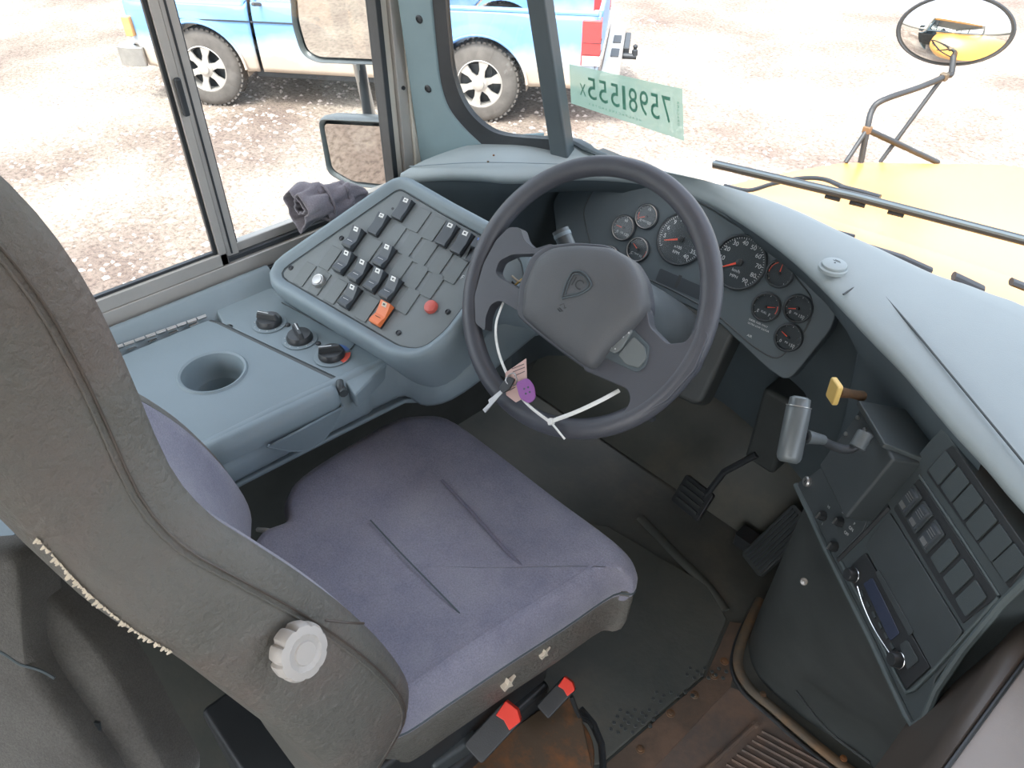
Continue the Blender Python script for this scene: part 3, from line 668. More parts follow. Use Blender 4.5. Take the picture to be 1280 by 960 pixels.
# shield emblem pressed into the pad
ec = WF.px(722, 356, .039); k = .0011
def shield(s): return [Vector((ec[0]+x*k*s, ec[1]+y*k*s, .0398)) for x, y in [(-12, 11), (-4, 14.5), (5, 13.5), (16, 6), (12, -4), (3, -12), (-7, -18), (-11, -20), (-13.5, -8), (-13.8, 3)]]
for s_, r_ in ((1.12, .0011), (.88, .0008)):
    q = MB(WF.M); q.tube(smooth_line(shield(s_), 3, closed=True), r_*1.3, 6, closed=True, up=(0, 0, 1)); q.build('emblem_outline', M['fascia'], pad)
q = MB(WF.M); put_text(q, 'IC', .019, Matrix.Translation((ec[0]+.0005, ec[1]+.001, .0414)) @ Matrix.Rotation(radians(-8), 4, 'Z')); q.build('emblem_letters', M['black'], pad)
hc = WF.px(702, 386, .038); q = MB(WF.M)
for a, b, c_, d_ in [(-4, 3, 0, 7), (0, 7, 4, 3), (-3, 0, 3, -2), (3, 2, 6, 4), (-5, -2, 0, -4)]: q.tube([(hc[0]+a*.0011, hc[1]+b*.0011, .0385), (hc[0]+c_*.0011, hc[1]+d_*.0011, .0385)], .0008, 5)
q.build('horn_mark', M['black'], pad)
# wiring seen in the open spoke
for (L, mt) in [([(640, 345), (650, 352), (662, 346)], 'foam'), ([(644, 356), (655, 348), (664, 352)], 'yellow'), ([(640, 352), (648, 360), (660, 362)], 'black')]:
    q = MB(WF.M); q.tube(smooth_line([(*WF.px(x, y, -.015), -.015) for x, y in L], 4), .0017, 6); q.build('wire', M[mt], sw)
# column
col_ = thing('steering_column', 'grey steering column shroud running under the gauges behind the wheel', 'steering column', WF.w(0, 0, -.36))
g = MB(WF.M); rows = []
for h, a, b in [(-.05, .062, .056), (-.065, .070, .062), (-.12, .074, .066), (-.20, .070, .064), (-.30, .060, .060), (-.36, .055, .055)]:
    rows.append([(a*cos(t)*(1 if abs(cos(t)) < .9 else .97)+.012, b*sin(t)-.006, h) for t in [2*pi*i/32 for i in range(32)]])
g.grid(rows, close=True); g.add(rows[0], [tuple(range(32))]); g.build('shroud', M['handle'], col_, smooth=70)
q = MB(WF.M); q.tube([(-.055, .01, -.10), (-.085, .045, -.085), (-.118, .078, -.07)], [.010, .013, .0135], 18); st = q.build('turn_signal_stalk', M['handle'], col_, smooth=60)
q = MB(WF.M); q.tube([(-.110, .070, -.0735), (-.114, .074, -.072)], .0142, 18); q.build('stalk_ring', M['console'], st)
q = MB(WF.M); q.tube([(.055, -.03, -.05), (.10, -.10, -.12), (.11, -.13, -.17)], .006, 10); q.build('tilt_lever', M['darksteel'], col_)
q = MB(WF.M); q.prism(rrect(.01, -.01, .10, .09, .02), -.42, -.36); q.build('boot', M['rubber'], col_, bevel=.01)
# zip tie
zt = thing('zip_tie', 'white plastic zip tie looped over the lower rim of the steering wheel', 'zip tie', WF.w(0, -.15, .02))
def onw(L, h): return smooth_line([Vector((*WF.px(x, y, h_), h_)) for (x, y), h_ in zip(L, h)], 6)
q = MB(WF.M); q.tube(onw([(629, 378), (620, 405), (622, 435), (634, 468), (656, 502), (688, 528)], [.0, .018, .020, .020, .020, .021]), .0022, 8, flat=.5, up=(0, 0, 1)); q.build('strap', M['white'], zt)
q = MB(WF.M); q.tube(onw([(688, 527), (720, 515), (750, 501), (774, 488)], [.022, .022, .015, .0]), .0030, 8, flat=.5, up=(0, 0, 1)); q.build('strap', M['white'], zt)
q = MB(WF.M); q.tube(onw([(688, 527), (697, 538), (706, 549)], [.024, .024, .020]), .0016, 8, flat=.5, up=(0, 0, 1)); q.build('tail', M['white'], zt)
hz = WF.px(688, 527, .024); q = MB(WF.M); q.prism(rrect(hz[0], hz[1], .0045, .0036, .001, 2, rot=-.8), .019, .027); q.build('lock_head', M['white'], zt, bevel=.0008)
# keys on the tie
ky = thing('key_ring', 'key with paper tag and purple tag hanging on the zip tie', 'keys', WF.w(-.12, -.11, .02))
q = MB(WF.M); kh = .024; q.prism(WF.pts([(632, 466), (658, 448), (659, 476), (662, 494), (645, 503), (633, 494)], kh), kh, kh+.0008); tg = q.build('paper_tag', M['paper'], ky)
q = MB(WF.M); 
for (x0, y0, x1, y1) in [(640, 461, 655, 455), (641, 465, 656, 459), (643, 470, 656, 464), (637, 488, 644, 484)]: q.tube([(*WF.px(x0, y0, kh+.001), kh+.001), (*WF.px(x1, y1, kh+.001), kh+.001)], .0005, 4)
q.build('handwriting', M['rocker'], tg)
q = MB(WF.M); q.prism(rpoly(WF.pts([(645, 478), (660, 472), (668, 482), (670, 498), (662, 505), (650, 498)], kh+.003), .006), kh+.002, kh+.0045); pp = q.build('purple_tag', M['purple'], ky, bevel=.0008)
q = MB(WF.M); 
for x, y in [(655, 486), (660, 484), (657, 492), (662, 490)]: a = WF.px(x, y, kh+.005); q.lathe([(.0016, 0), (.0016, .0003), (0, .0003)], 8, (a[0], a[1], kh+.0044))
q.build('raised_mark', M['fascia'], pp)
q = MB(WF.M); q.prism(rpoly(WF.pts([(624, 484), (636, 470), (644, 474), (636, 488), (628, 492)], kh+.004), .004), kh+.001, kh+.006); q.build('key_head', M['black'], ky, bevel=.001)
q = MB(WF.M); q.prism(WF.pts([(626, 488), (629, 491), (607, 516), (604, 512), (612, 504), (611, 500)], kh+.003), kh+.002, kh+.0045); q.build('key_blade', M['steel'], ky)
q = MB(WF.M); a = WF.px(640, 474, kh+.004); q.tube([(a[0]+.009*cos(t), a[1]+.009*sin(t), kh+.004+.003*sin(2*t)) for t in [2*pi*i/20 for i in range(20)]], .0009, 6, closed=True); q.build('ring', M['steel'], ky)

# ================================================================ INSTRUMENT CLUSTER
ca, ct_ = radians(4), radians(28)
CF = Frame(atd(852, 299, 1.37), (cos(ca), sin(ca), 0), (-sin(ca)*sin(ct_), cos(ca)*sin(ct_), cos(ct_)))
cl = thing('instrument_cluster', 'dark instrument cluster with round gauges behind the steering wheel', 'gauges', M=CF.M)
out = rpoly(CF.pts([(690, 250), (720, 216), (800, 205), (890, 236), (985, 300), (1046, 388), (1040, 410), (985, 478), (960, 462), (895, 400), (850, 378), (790, 352), (700, 330)]), .02)
g = MB(CF.M); g.prism(out, -.03, 0); g.build('cluster_plate', M['fascia'], cl, bevel=.003)
inn = rpoly(CF.pts([(728, 262), (745, 232), (800, 222), (880, 256), (965, 310), (1018, 375), (1010, 410), (972, 452), (940, 432), (895, 392), (840, 362), (790, 340), (742, 322)]), .02)
q = MB(CF.M); q.tube([(x, y, .0) for x, y in inn], .0016, 6, closed=True); q.build('lens_edge', M['darkbox'], cl)
def ring_arc(u, v, r, a0, a1, w_, z, n=16):
    V = []; 
    for j in range(n+1):
        t = a0+(a1-a0)*j/n; V += [(u+(r-w_)*cos(t), v+(r-w_)*sin(t), z), (u+r*cos(t), v+r*sin(t), z)]
    return V, [(2*j, 2*j+1, 2*j+3, 2*j+2) for j in range(n)]
def gauge(name, x, y, r, needle, nums, cap='', shiny=False, a0=225, a1=-45, redarc=None, label=None):
    u, v = CF.px(x, y); c = (u, v, 0)
    q = MB(CF.M); q.lathe([(r+.003, 0), (r+.003, .004), (r+.0012, .0055), (r-.0008, .005), (r-.001, .001), (0, .001)], 48, c); gm = q.build(name, M['dial'], cl, smooth=30, **({'label': label} if label else {}))
    q = MB(CF.M); q.tube([(u+(r+.0006)*cos(2*pi*i/48), v+(r+.0006)*sin(2*pi*i/48), .0052) for i in range(48)], .0011 if shiny else .0009, 6, closed=True); q  .build('bezel_ring', M['steel'] if shiny else M['darkbox'], gm)
    q = MB(CF.M); n = len(nums); big = r > .035
    for i, t_ in enumerate(nums):
        t = radians(a0+(a1-a0)*i/(n-1)); rr = r*(.74 if big else .66)
        if t_: put_text(q, t_, r*(.24 if big else .34), Matrix.Translation((u+rr*cos(t), v+rr*sin(t), .0016)))
    m_ = (n-1)*(5 if big else 4)
    for i in range(m_+1):
        t = radians(a0+(a1-a0)*i/m_); L = r*.1 if i % (5 if big else 4) == 0 else r*.05; r1 = r*.95; wd = .00045
        dx, dy = cos(t), sin(t); q.add([(u+r1*dx-wd*dy, v+r1*dy+wd*dx, .0016), (u+r1*dx+wd*dy, v+r1*dy-wd*dx, .0016), (u+(r1-L)*dx+wd*dy, v+(r1-L)*dy-wd*dx, .0016), (u+(r1-L)*dx-wd*dy, v+(r1-L)*dy+wd*dx, .0016)], [(0, 1, 2, 3)])
    for j, t_ in enumerate(cap.split('|') if cap else []): put_text(q, t_, r*(.17 if big else .22), Matrix.Translation((u, v-r*(.34+.22*j if big else .42+.24*j), .0016)))
    q.build('dial_print', M['print'], gm)
    if redarc:
        V, F_ = ring_arc(u, v, r*.9, radians(redarc[0]), radians(redarc[1]), r*.07, .0017); q = MB(CF.M); q.add(V, F_); q.build('red_band', M['redprint'], gm)
    t = radians(needle); dx, dy = cos(t), sin(t); L = r*.72; b = r*.05
    q = MB(CF.M); q.prism([(u-dx*r*.12-b*dy, v-dy*r*.12+b*dx), (u-dx*r*.12+b*dy, v-dy*r*.12-b*dx), (u+L*dx+b*.35*dy, v+L*dy-b*.35*dx), (u+L*dx-b*.35*dy, v+L*dy+b*.35*dx)], .0028, .0036); q.build('needle', M['needle'], gm)
    q = MB(CF.M); q.lathe([(r*.13, .0015), (r*.13, .0045), (r*.1, .0055), (0, .0055)], 20, c); q.build('hub_cap', M['black'], gm)
    q = MB(CF.M); q.lathe([(r-.001, .0060), (0, .0060)], 32, c, cap=False); q.build('lens', M['lens'], gm)
gauge('large_gauge', 852, 299, .0445, 203, ['', '5', '6', '9', '10', '15', '20', '25', '30', '35', '40'], 'x100|RPM', a0=215, a1=-50, label='round RPM gauge')
gauge('large_gauge', 925, 328, .0445, 215, ['0', '10', '20', '30', '40', '50', '60', '70', '80', '90'], 'km/h|MPH', a0=215, a1=-50, label='round MPH gauge')
gauge('small_gauge', 809, 271, .0205, 205, ['0', '', '10', '', '20'], 'VOLTS', True, redarc=(170, 215))
gauge('small_gauge', 798, 312, .0205, 150, ['C', '', 'H'], 'TEMP', True, redarc=(-30, 10))
gauge('small_gauge', 780, 285, .0215, 180, ['0', '', '60', '', '120'], 'OIL', True)
gauge('small_gauge', 762, 322, .0205, 140, ['0', '75', '150'], 'PSI', True)
gauge('small_gauge', 975, 342, .021, 95, ['', '', '', ''], '', redarc=(120, 190))
gauge('small_gauge', 958, 384, .022, 20, ['E', '', 'F'], 'FUEL', redarc=(-15, 25))
gauge('small_gauge', 998, 386, .021, 200, ['0', '', '150'], 'PSI')
gauge('small_gauge', 986, 422, .021, 160, ['0', '', '150'], 'PSI')
q = MB(CF.M)
for j, t_ in enumerate(['DIESEL FUEL ONLY', 'ULTRA LOW SULFUR']):
    a = CF.px(948+j*0, 404+j*5); put_text(q, t_, .0042, Matrix.Translation((a[0], a[1], .0006)))
a = CF.px(937, 420); put_text(q, 'AIR', .006, Matrix.Translation((a[0], a[1], .0006))); a = CF.px(884, 284); 
q.build('printed_text', M['print'], cl)
a = CF.px(848, 352); q = MB(CF.M); q.prism(rrect(a[0], a[1], .0035, .012, .001, 2), -.001, .0006); q.build('display_window', M['black'], cl)
a = CF.px(835, 345); b = CF.px(880, 372); q = MB(CF.M); q.prism(rrect((a[0]+b[0])/2-.01, (a[1]+b[1])/2, .05, .012, .003, 3), -.001, .0004); q.build('display_window', M['dial'], cl)
# ================================================================ RIGHT WING: RADIO PANEL
WN = Frame(atd(1200, 680, .87), (.766, -.643, 0), (.643*cos(radians(75)), .766*cos(radians(75)), sin(radians(75))))
wg = thing('radio_panel', 'dark radio and switch panel angled towards the driver at the right of the dash', 'control panel', M=WN.M)
def wp(name, L, h0, h1, mat, par=None, r=.003, bevel=.0012, hp=0, **k):
    q = MB(WN.M); q.prism(rpoly(WN.pts(L, hp), r), h0, h1); return q.build(name, M[mat] if isinstance(mat, str) else mat, par or wg, bevel=bevel, **k)
full = [(996, 604), (1036, 578), (1068, 610), (1094, 634), (1164, 548), (1178, 534), (1300, 712), (1250, 748), (1168, 850), (1160, 905), (1142, 908)]
wp('face_plate', full, -.055, 0, 'wingdark', r=.006, bevel=.004)
# raised rims along the lower edge and the free end
for nm, L, r_ in (('rim', [(996, 606), (1012, 640), (1034, 688), (1090, 800), (1134, 894), (1143, 908), (1156, 900), (1172, 862), (1206, 812), (1254, 754), (1310, 700)], .0048), ('rim', [(1052, 702), (1078, 752), (1124, 848), (1134, 866), (1144, 862), (1170, 836), (1208, 794), (1250, 747)], .0026)):
    q = MB(WN.M); q.tube([(*WN.px(*p), .001) for p in L], r_, 8); q.build(nm, M['wing'], wg)
q = MB(WN.M); q.tube([(*WN.px(*p), .0006) for p in [(1150, 594), (1200, 668), (1250, 745)]], .0018, 6); q.build('edge_line', M['wing'], wg)
q = MB(WN.M); q.tube([(*WN.px(*p), -.001) for p in [(1112, 634), (1084, 664), (1048, 700)]], .004, 6); q.build('edge_line', M['black'], wg)
wp('pocket_door', [(1083, 682), (1114, 641), (1206, 790), (1168, 838)], 0, .003, 'darkbox', bevel=.001)
wp('switch_strip', [(1117, 636), (1149, 598), (1248, 745), (1204, 780)], -.001, .001, 'black')
wp('switch_strip', [(1158, 590), (1182, 562), (1192, 556), (1292, 696), (1262, 736)], -.001, .001, 'black')
eu = Vector((1, 0)); 
for i, (x, y) in enumerate([(1139, 626), (1152, 647), (1166, 671), (1183, 695), (1200, 721), (1216, 748)]):
    u, v = WN.px(x, y); q = MB(WN.M); q.prism(rrect(u, v, .0115, .0185, .002, 3), .001, .0035); b_ = q.build('switch_bezel' if i < 3 else 'blank_plug', M['darkbox'] if i < 3 else M['wingdark'], wg, bevel=.0006)
    if i < 3:
        q = MB(WN.M); q.prism(rrect(u, v, .0085, .0155, .001, 2), .003, .0065, rrect(u, v, .0075, .014, .001, 2)); k_ = q.build('rocker', M['rocker'], wg, bevel=.0005)
        q = MB(WN.M); q.prism(rrect(u, v-.009, .0055, .0035, .0005, 1), .0063, .0072)
        for j in range(3): q.box((u-.006, v+.002+j*.0035, .0063), (u+.006, v+.0032+j*.0035, .0070))
        q.build('symbol_tile', M['steel'], k_)
for (x, y) in [(1180, 585), (1196, 606), (1212, 628), (1229, 653), (1247, 679), (1265, 704)]:
    u, v = WN.px(x, y); q = MB(WN.M); q.prism(rrect(u, v, .0125, .0175, .002, 3), .001, .0035); q.build('blank_plug', M['wingdark'], wg, bevel=.0006)
# radio
rd = wp('radio', [(1060, 713), (1084, 691), (1165, 834), (1135, 862)], -.02, .003, 'black', bevel=.001, label='car radio with two knobs')
wp('display', [(1082, 730), (1094, 722), (1128, 792), (1116, 802)], .0028, .0042, 'display', rd)
wp('button_strip', [(1097, 716), (1102, 712), (1146, 790), (1140, 796)], .0028, .0045, 'darkbox', rd)
wp('button_strip', [(1128, 806), (1138, 800), (1152, 826), (1138, 838)], .0028, .0045, 'darkbox', rd)
q = MB(WN.M); q.tube(smooth_line([Vector((*WN.px(*p, .004), .004)) for p in [(1072, 733), (1080, 758), (1094, 788), (1116, 822)]], 5), .0011, 6); q.build('chrome_arc', M['chrome'], rd)
for (x, y) in [(1068, 719), (1124, 825)]:
    u, v = WN.px(x, y, .004); q = MB(WN.M); q.lathe([(.0095, .003), (.0095, .006), (.0085, .015), (.0075, .016), (0, .016)], 24, (u, v, 0)); kb = q.build('radio_knob', M['black'], rd, smooth=40)
    q = MB(WN.M); q.tube([(u+.0098*cos(2*pi*i/24), v+.0098*sin(2*pi*i/24), .0045) for i in range(24)], .0008, 6, closed=True); q.build('knob_ring', M['chrome'], kb)
q = MB(WN.M)
for j in range(6):
    a = WN.px(1078+j*7.5, 742+j*13, .0045); q.box((a[0]-.004, a[1]-.0028, .0028), (a[0]+.004, a[1]+.0010, .0052))
q.build('preset_buttons', M['wingdark'], rd)
# key lock, knobs and lettering on the left end plate
wp('end_plate', [(998, 607), (1034, 581), (1064, 611), (1090, 640), (1080, 664), (1047, 698)], -.001, .0022, 'darkbox', bevel=.001)
u, v = WN.px(1009, 602, .004); q = MB(WN.M); q.lathe([(.0085, .002), (.0085, .006), (.0065, .008), (.0035, .0075), (0, .0075)], 24, (u, v, 0)); lk = q.build('key_lock', M['steel'], wg)
q = MB(WN.M); q.box((u-.0006, v-.003, .0072), (u+.0006, v+.003, .0082)); q.build('key_slot', M['black'], lk)
for (x, y, r_) in [(1029, 645, .007), (1050, 652, .007), (1043, 683, .0075)]:
    u, v = WN.px(x, y, .004); q = MB(WN.M); q.lathe([(r_, .002), (r_, .008), (r_*.8, .012), (0, .012)], 18, (u, v, 0), wob=lambda a, z: 1+.05*cos(8*a)); kn = q.build('small_knob', M['black'], wg, smooth=40)
    q = MB(WN.M); q.box((u-.001, v-r_*.8, .0118), (u+.001, v+r_*.8, .0135)); q.build('pointer', M['steel'], kn)
q = MB(WN.M)
for (x, y, t_, s_) in [(1064, 661, 'ON', .0065), (1058, 667, 'OFF', .006), (1036, 634, 'HI', .006), (1055, 641, 'LO', .006), (1068, 655, 'P', .006), (1028, 655, 'I', .006)]:
    a = WN.px(x, y, .0024); put_text(q, t_, s_, Matrix.Translation((a[0], a[1], .0026)) @ Matrix.Rotation(radians(20), 4, 'Z'))
q.build('printed_text', M['print'], wg)
# protruding box with its shelf top
HB = .045
bx = [WN.px(*p, HB) for p in [(1072, 503), (1104, 545)]]
u0, u1 = bx[0][0]-.001, bx[1][0]+.03; vt = (bx[0][1]+bx[1][1])/2
q = MB(WN.M); q.box((u0+.004, vt-.12, -.03), (u1, vt-.006, HB-.006)); bo = q.build('valve_box', M['darkbox'], wg, bevel=.004)
q = MB(WN.M); q.prism([(u0, -.04), (u1+.01, -.04), (u1-.02, HB), (u0, HB)], 0, .008)
q.v = [WN.M @ Vector((p.x, vt-p.z, p.y)) for p in [WN.M.inverted() @ p for p in q.v]]; q.build('box_shelf', M['wingdark'], wg, bevel=.002)
for du, dv in [(.012, -.02), (.012, -.05), (.035, -.02)]:
    q = MB(WN.M); q.lathe([(.003, 0), (.003, .002), (0, .0025)], 12, (u0+du, vt+dv, HB-.006)); q.build('screw', M['steel'], bo)
# grey lever with T handle
lv = thing('hand_lever', 'grey upright grip lever on a curved arm left of the radio panel', 'lever', atd(1000, 580, .98))
ha, hb = atd(985, 578, .935), atd(1001, 496, .935)
q = MB(); q.tube([ha, ha.lerp(hb, .04), ha.lerp(hb, .1), ha.lerp(hb, .8), ha.lerp(hb, .84), ha.lerp(hb, .86), ha.lerp(hb, .97), hb], [.010, .0135, .015, .0148, .0145, .0128, .0125, .008], 20); gp = q.build('grip', M['handle'], lv, smooth=50)
q = MB(); p_ = ha.lerp(hb, .845); q.tube([p_, p_+(hb-ha)*.012], .0152, 20); q.build('grip_ring', M['steel'], gp)
q = MB(); q.tube(smooth_line([atd(1006, 545, .94), atd(1022, 548, .95), atd(1038, 556, .96), atd(1058, 562, .965), atd(1074, 556, .965), atd(1088, 543, .965)], 4), .0058, 10); q.build('arm', M['darksteel'], lv)
q = MB(); q.tube([atd(1008, 546, .94), atd(1030, 550, .95)], [.009, .006], 10); q.build('arm_collar', M['handle'], lv)
q = MB(); q.tube([atd(1071, 560, .96), atd(1082, 541, .96)], .010, 12); q.build('pivot', M['handle'], lv, bevel=.001)
# yellow brake knob
yk = thing('parking_brake', 'small yellow square knob on a brown stem beside the dark shelf', 'brake control', atd(1045, 489, 1.0))
n_ = (atd(1043, 489, 1.0)-atd(1078, 494, 1.04)).normalized()
YF = Frame(atd(1043, 489, 1.0), n_.cross(Vector((0, 0, 1))) * -1, (0, 0, 1)); s_ = -1 if YF.ez.dot(n_) < 0 else 1
YF = Frame(atd(1043, 489, 1.0), Vector((.72, -.62, .1))*1.0, (0.05, 0, 1))
q = MB(YF.M); q.prism(rrect(0, 0, .0125, .0155, .004, 4), -.004, .004); q.build('knob_head', M['yellow'], yk, bevel=.0025, seg=3)
q = MB(); q.tube([atd(1048, 490, 1.008), atd(1062, 492, 1.02), atd(1078, 495, 1.035)], [.0075, .006, .007], 12); q.build('stem', M['rust'], yk)

# ================================================================ ENGINE COVER
fl = lambda x, y: atz(x, y, 0)
base_px = [(1010, 640), (985, 690), (962, 740), (946, 772), (936, 808), (948, 846), (985, 882), (1030, 915), (1085, 952)]
B0 = [fl(*p) for p in base_px] + [Vector((.12, .84, 0)), Vector((.3, .76, 0)), Vector((.9, .70, 0))]
T0 = [WN.w(*WN.px(1000, 612), -.05) + Vector((-.07, .42, 0)), WN.w(*WN.px(1000, 612), -.05) + Vector((-.07, .25, 0)), WN.w(*WN.px(1000, 612), -.05) + Vector((-.04, .13, 0)), WN.w(*WN.px(1000, 612), -.05) + Vector((-.015, .05, 0)), WN.w(*WN.px(1000, 612), -.02),
      WN.w(*WN.px(1040, 697), -.01), WN.w(*WN.px(1080, 782), -.01), WN.w(*WN.px(1112, 850), -.01), WN.w(*WN.px(1142, 904), -.01), Vector((.06, .56, .58)), Vector((.16, .5, .58)), Vector((.9, .45, .58))]
ec_ = thing('engine_cover', 'dark rubber-covered engine hump below the radio panel', 'engine cover', (-.1, .95, 0))
Bs, Ts = smooth_line(B0, 4), smooth_line(T0, 4)
g = MB(); rows = []
for t in (0, .06, .2, .4, .6, .8, .93, 1.0):
    rows.append([Vector((a.x+(b.x-a.x)*(t**1.6), a.y+(b.y-a.y)*(t**1.6), a.z+(b.z-a.z)*t)) for a, b in zip(Bs, Ts)])
g.grid(rows); g.build('cover_skin', M['rubber'], ec_, smooth=80)
q = MB(); m_px = [(950, 752), (934, 785), (924, 812), (922, 836), (936, 862), (968, 890), (1005, 922), (1050, 958), (1100, 990)]
q.tube(smooth_line([fl(*p)+Vector((0, 0, .008)) for p in m_px], 5), .0105, 10, flat=.6, up=(0, 0, 1)); q.build('base_moulding', M['mould'], ec_)
q = MB(); q.tube(smooth_line([fl(*p)+Vector((0, 0, .003)) for p in [(945, 752), (927, 785), (917, 812), (914, 838), (928, 866), (960, 895), (997, 928), (1040, 962), (1090, 996)]], 5), .0045, 8); q.build('base_seal', M['black'], ec_)
for (x, y) in [(952, 872), (1052, 952)]:
    q = MB(); p = fl(x, y)+Vector((0, 0, .012)); q.lathe([(.007, 0), (.006, .003), (0, .004)], 12, p); q.build('rivet', M['rust'], ec_)
q = MB(); p = atd(1005, 727, 1.12); nn = (CAM-p).normalized(); q.lathe([(.006, 0), (.005, .003), (0, .004)], 14, p+nn*.03, nn); 
q.tube([p-nn*.06, p+nn*.032], .0035, 8); q.build('bolt', M['steel'], ec_)
q = MB(); q.tube(smooth_line([B0[6].lerp(T0[6], .18)+Vector((.0, -.035, .06)), B0[7].lerp(T0[7], .2)+Vector((0, -.055, .06)), B0[8].lerp(T0[8], .2)+Vector((0, -.055, .06))], 5), .0025, 6); q.build('crease', M['rubber'], ec_)
# beige panel and its brown edge in the lower right
ep = thing('doorway_panel', 'beige panel with dark edge at the right of the radio panel', 'panel', (.1, .45, .0))
EZ = .735
A = [atz(x, y, EZ) for x, y in [(1182, 962), (1282, 826)]]; dA = (A[1]-A[0]); 
g = MB(); g.prism([(A[0]-dA).to_2d(), (A[1]+dA*1.2).to_2d(), (A[1]+dA*1.2+Vector((.5, -.1, 0))).to_2d(), (A[0]-dA+Vector((.5, -.1, 0))).to_2d()], EZ-.03, EZ); g.build('top_sheet', M['grab'], ep, bevel=.003)
Bq = [atz(x, y, EZ-.02) for x, y in [(1150, 960), (1278, 768)]]; dB = Bq[1]-Bq[0]
q = MB(); q.tube([A[0]-dA+Vector((0, 0, .001)), A[1]+dA+Vector((0, 0, .001))], .0022, 8); q.build('edge_bead', M['black'], ep)
q = MB(); nB = Vector((-dB.y, dB.x, 0)).normalized()
sec = []
for P_ in (Bq[0]-dB*.8, Bq[0], Bq[1], Bq[1]+dB*.9):
    t_ = (P_-Bq[0]).dot(dB)/dB.length_squared; Q_ = A[0].lerp(A[1], t_)
    sec.append([P_+Vector((0, 0, -.16))+nB*.03, P_+Vector((0, 0, -.03))+nB*.002, P_+Vector((0, 0, -.004)), P_.lerp(Q_, .3)+Vector((0, 0, .008)), P_.lerp(Q_, .75)+Vector((0, 0, .008)), Q_+Vector((0, 0, -.004))])
q.grid(sec); q.build('side_strip', M['brown'], ep, smooth=80)

# ================================================================ FLOOR FITTINGS AND PEDALS
fm = thing('floor_mat', 'dusty black rubber mat beside and in front of the driver seat', 'mat', (-.5, .7, 0))
q = MB(); q.prism([p.to_2d() for p in [fl(600, 990), fl(752, 956), fl(878, 846), fl(908, 776), fl(885, 735), fl(760, 660), fl(600, 640), fl(540, 800)]], .0005, .008); mt_ = q.build('mat', M['floor'], fm, bevel=.003)
q = MB()
for (x0, y0, k_) in [(775, 890, 22), (862, 838, 12), (820, 868, 8)]:
    for i in range(k_):
        a = fl(x0+(i % 6)*9-(i//6)*4, y0+(i//6)*8+(i % 2)*4); q.lathe([(.0045, 0), (.0035, .002), (0, .002)], 6, a+Vector((0, 0, .0075)))
q.build('tread_studs', M['rubber'], fm, kind='stuff')
q = MB(); q.tube(smooth_line([fl(*p)+Vector((0, 0, .004)) for p in [(800, 648), (850, 700), (885, 735), (906, 765)]], 4), .012, 8, flat=.4, up=(0, 0, 1)); q.build('mat_fold', M['floor'], fm)
st = thing('threshold_strip', 'worn riveted metal strip across the floor beside the black mat', 'metal strip', fl(850, 905))
q = MB(); q.prism([p.to_2d() for p in [fl(660, 1030), fl(756, 957), fl(882, 847), fl(912, 778), fl(934, 782), fl(920, 830), fl(913, 860), fl(818, 961), fl(760, 1030)]], .0005, .0045); q.build('strip', M['strip'], st, bevel=.001)
for (x, y) in [(892, 846), (905, 828), (800, 938), (868, 870), (838, 893)]:
    q = MB(); q.lathe([(.009, 0), (.0085, .001), (.0055, .0015), (.0045, .0035), (0, .004)], 16, fl(x, y)+Vector((0, 0, .0042))); q.build('rivet', M['rust'], st)
tr = thing('tread_plate', 'brown ribbed tread flooring at the lower edge of the picture', 'flooring', fl(960, 950))
q = MB(); q.prism([p.to_2d() for p in [fl(818, 961), fl(913, 860), fl(928, 866), fl(960, 895), fl(1040, 962), fl(1000, 1060), fl(760, 1030)]], .0003, .003); q.build('plate', M['tread'], tr)
q = MB(); q.tube([fl(945, 905)+Vector((0, 0, .004)), fl(868, 975)+Vector((0, 0, .004))], .005, 8); q.lathe([(.008, 0), (.006, .006), (0, .007)], 12, fl(943, 907)+Vector((0, 0, .002))); q.build('end_bead', M['tread'], tr)
r0 = fl(952, 915); r1 = fl(888, 975); rd_ = (fl(1030, 958)-fl(950, 915)); 
for i in range(11):
    p = r0.lerp(r1, i/10); q = MB(); q.tube([p+Vector((0, 0, .003)), p+rd_*1.6+Vector((0, 0, .003))], .0032, 6); q.build('rib', M['tread'], tr)
# pedals
bp = thing('brake_pedal', 'square rubber brake pedal on a slim steel arm in the footwell', 'pedal', fl(868, 640))
PF = Frame(atz(866, 622, .16), (1, -.1, 0), (0, .55, .83))
q = MB(PF.M); q.prism(rrect(0, 0, .040, .036, .006), -.006, .006); pd = q.build('pad', M['black'], bp, bevel=.002)
for i in range(4):
    q = MB(PF.M); q.box((-.030, -.024+i*.015, .006), (.030, -.018+i*.015, .009)); q.build('rib', M['rubber'], pd)
q = MB(); q.tube([PF.w(.02, .01, -.004), atz(905, 590, .26), atz(946, 568, .34)], .007, 8); q.build('arm', M['darksteel'], bp)
q = MB(); pv_ = atz(952, 566, .34); q.box(pv_+Vector((-.03, -.01, -.03)), pv_+Vector((.04, .12, .16))); q.build('pivot_bracket', M['rubber'], bp, bevel=.01)
ap = thing('accelerator_pedal', 'ribbed black accelerator pedal at the foot of the engine cover', 'pedal', fl(965, 700))
AF = Frame(atz(972, 676, .07), (.93, -.36, 0), (.2, .60, .72))
q = MB(AF.M); q.prism(rrect(0, 0, .036, .085, .01), -.008, .006); pd = q.build('pad', M['rubber'], ap, bevel=.002)
for i in range(7):
    q = MB(AF.M); q.box((-.030+i*.0095, -.075, .006), (-.026+i*.0095, .075, .010)); q.build('rib', M['darkbox'], pd)
q = MB(); q.prism(rrect(-.455, 1.18, .03, .02, .005), 0, .035); q.build('hinge_base', M['darksteel'], ap)
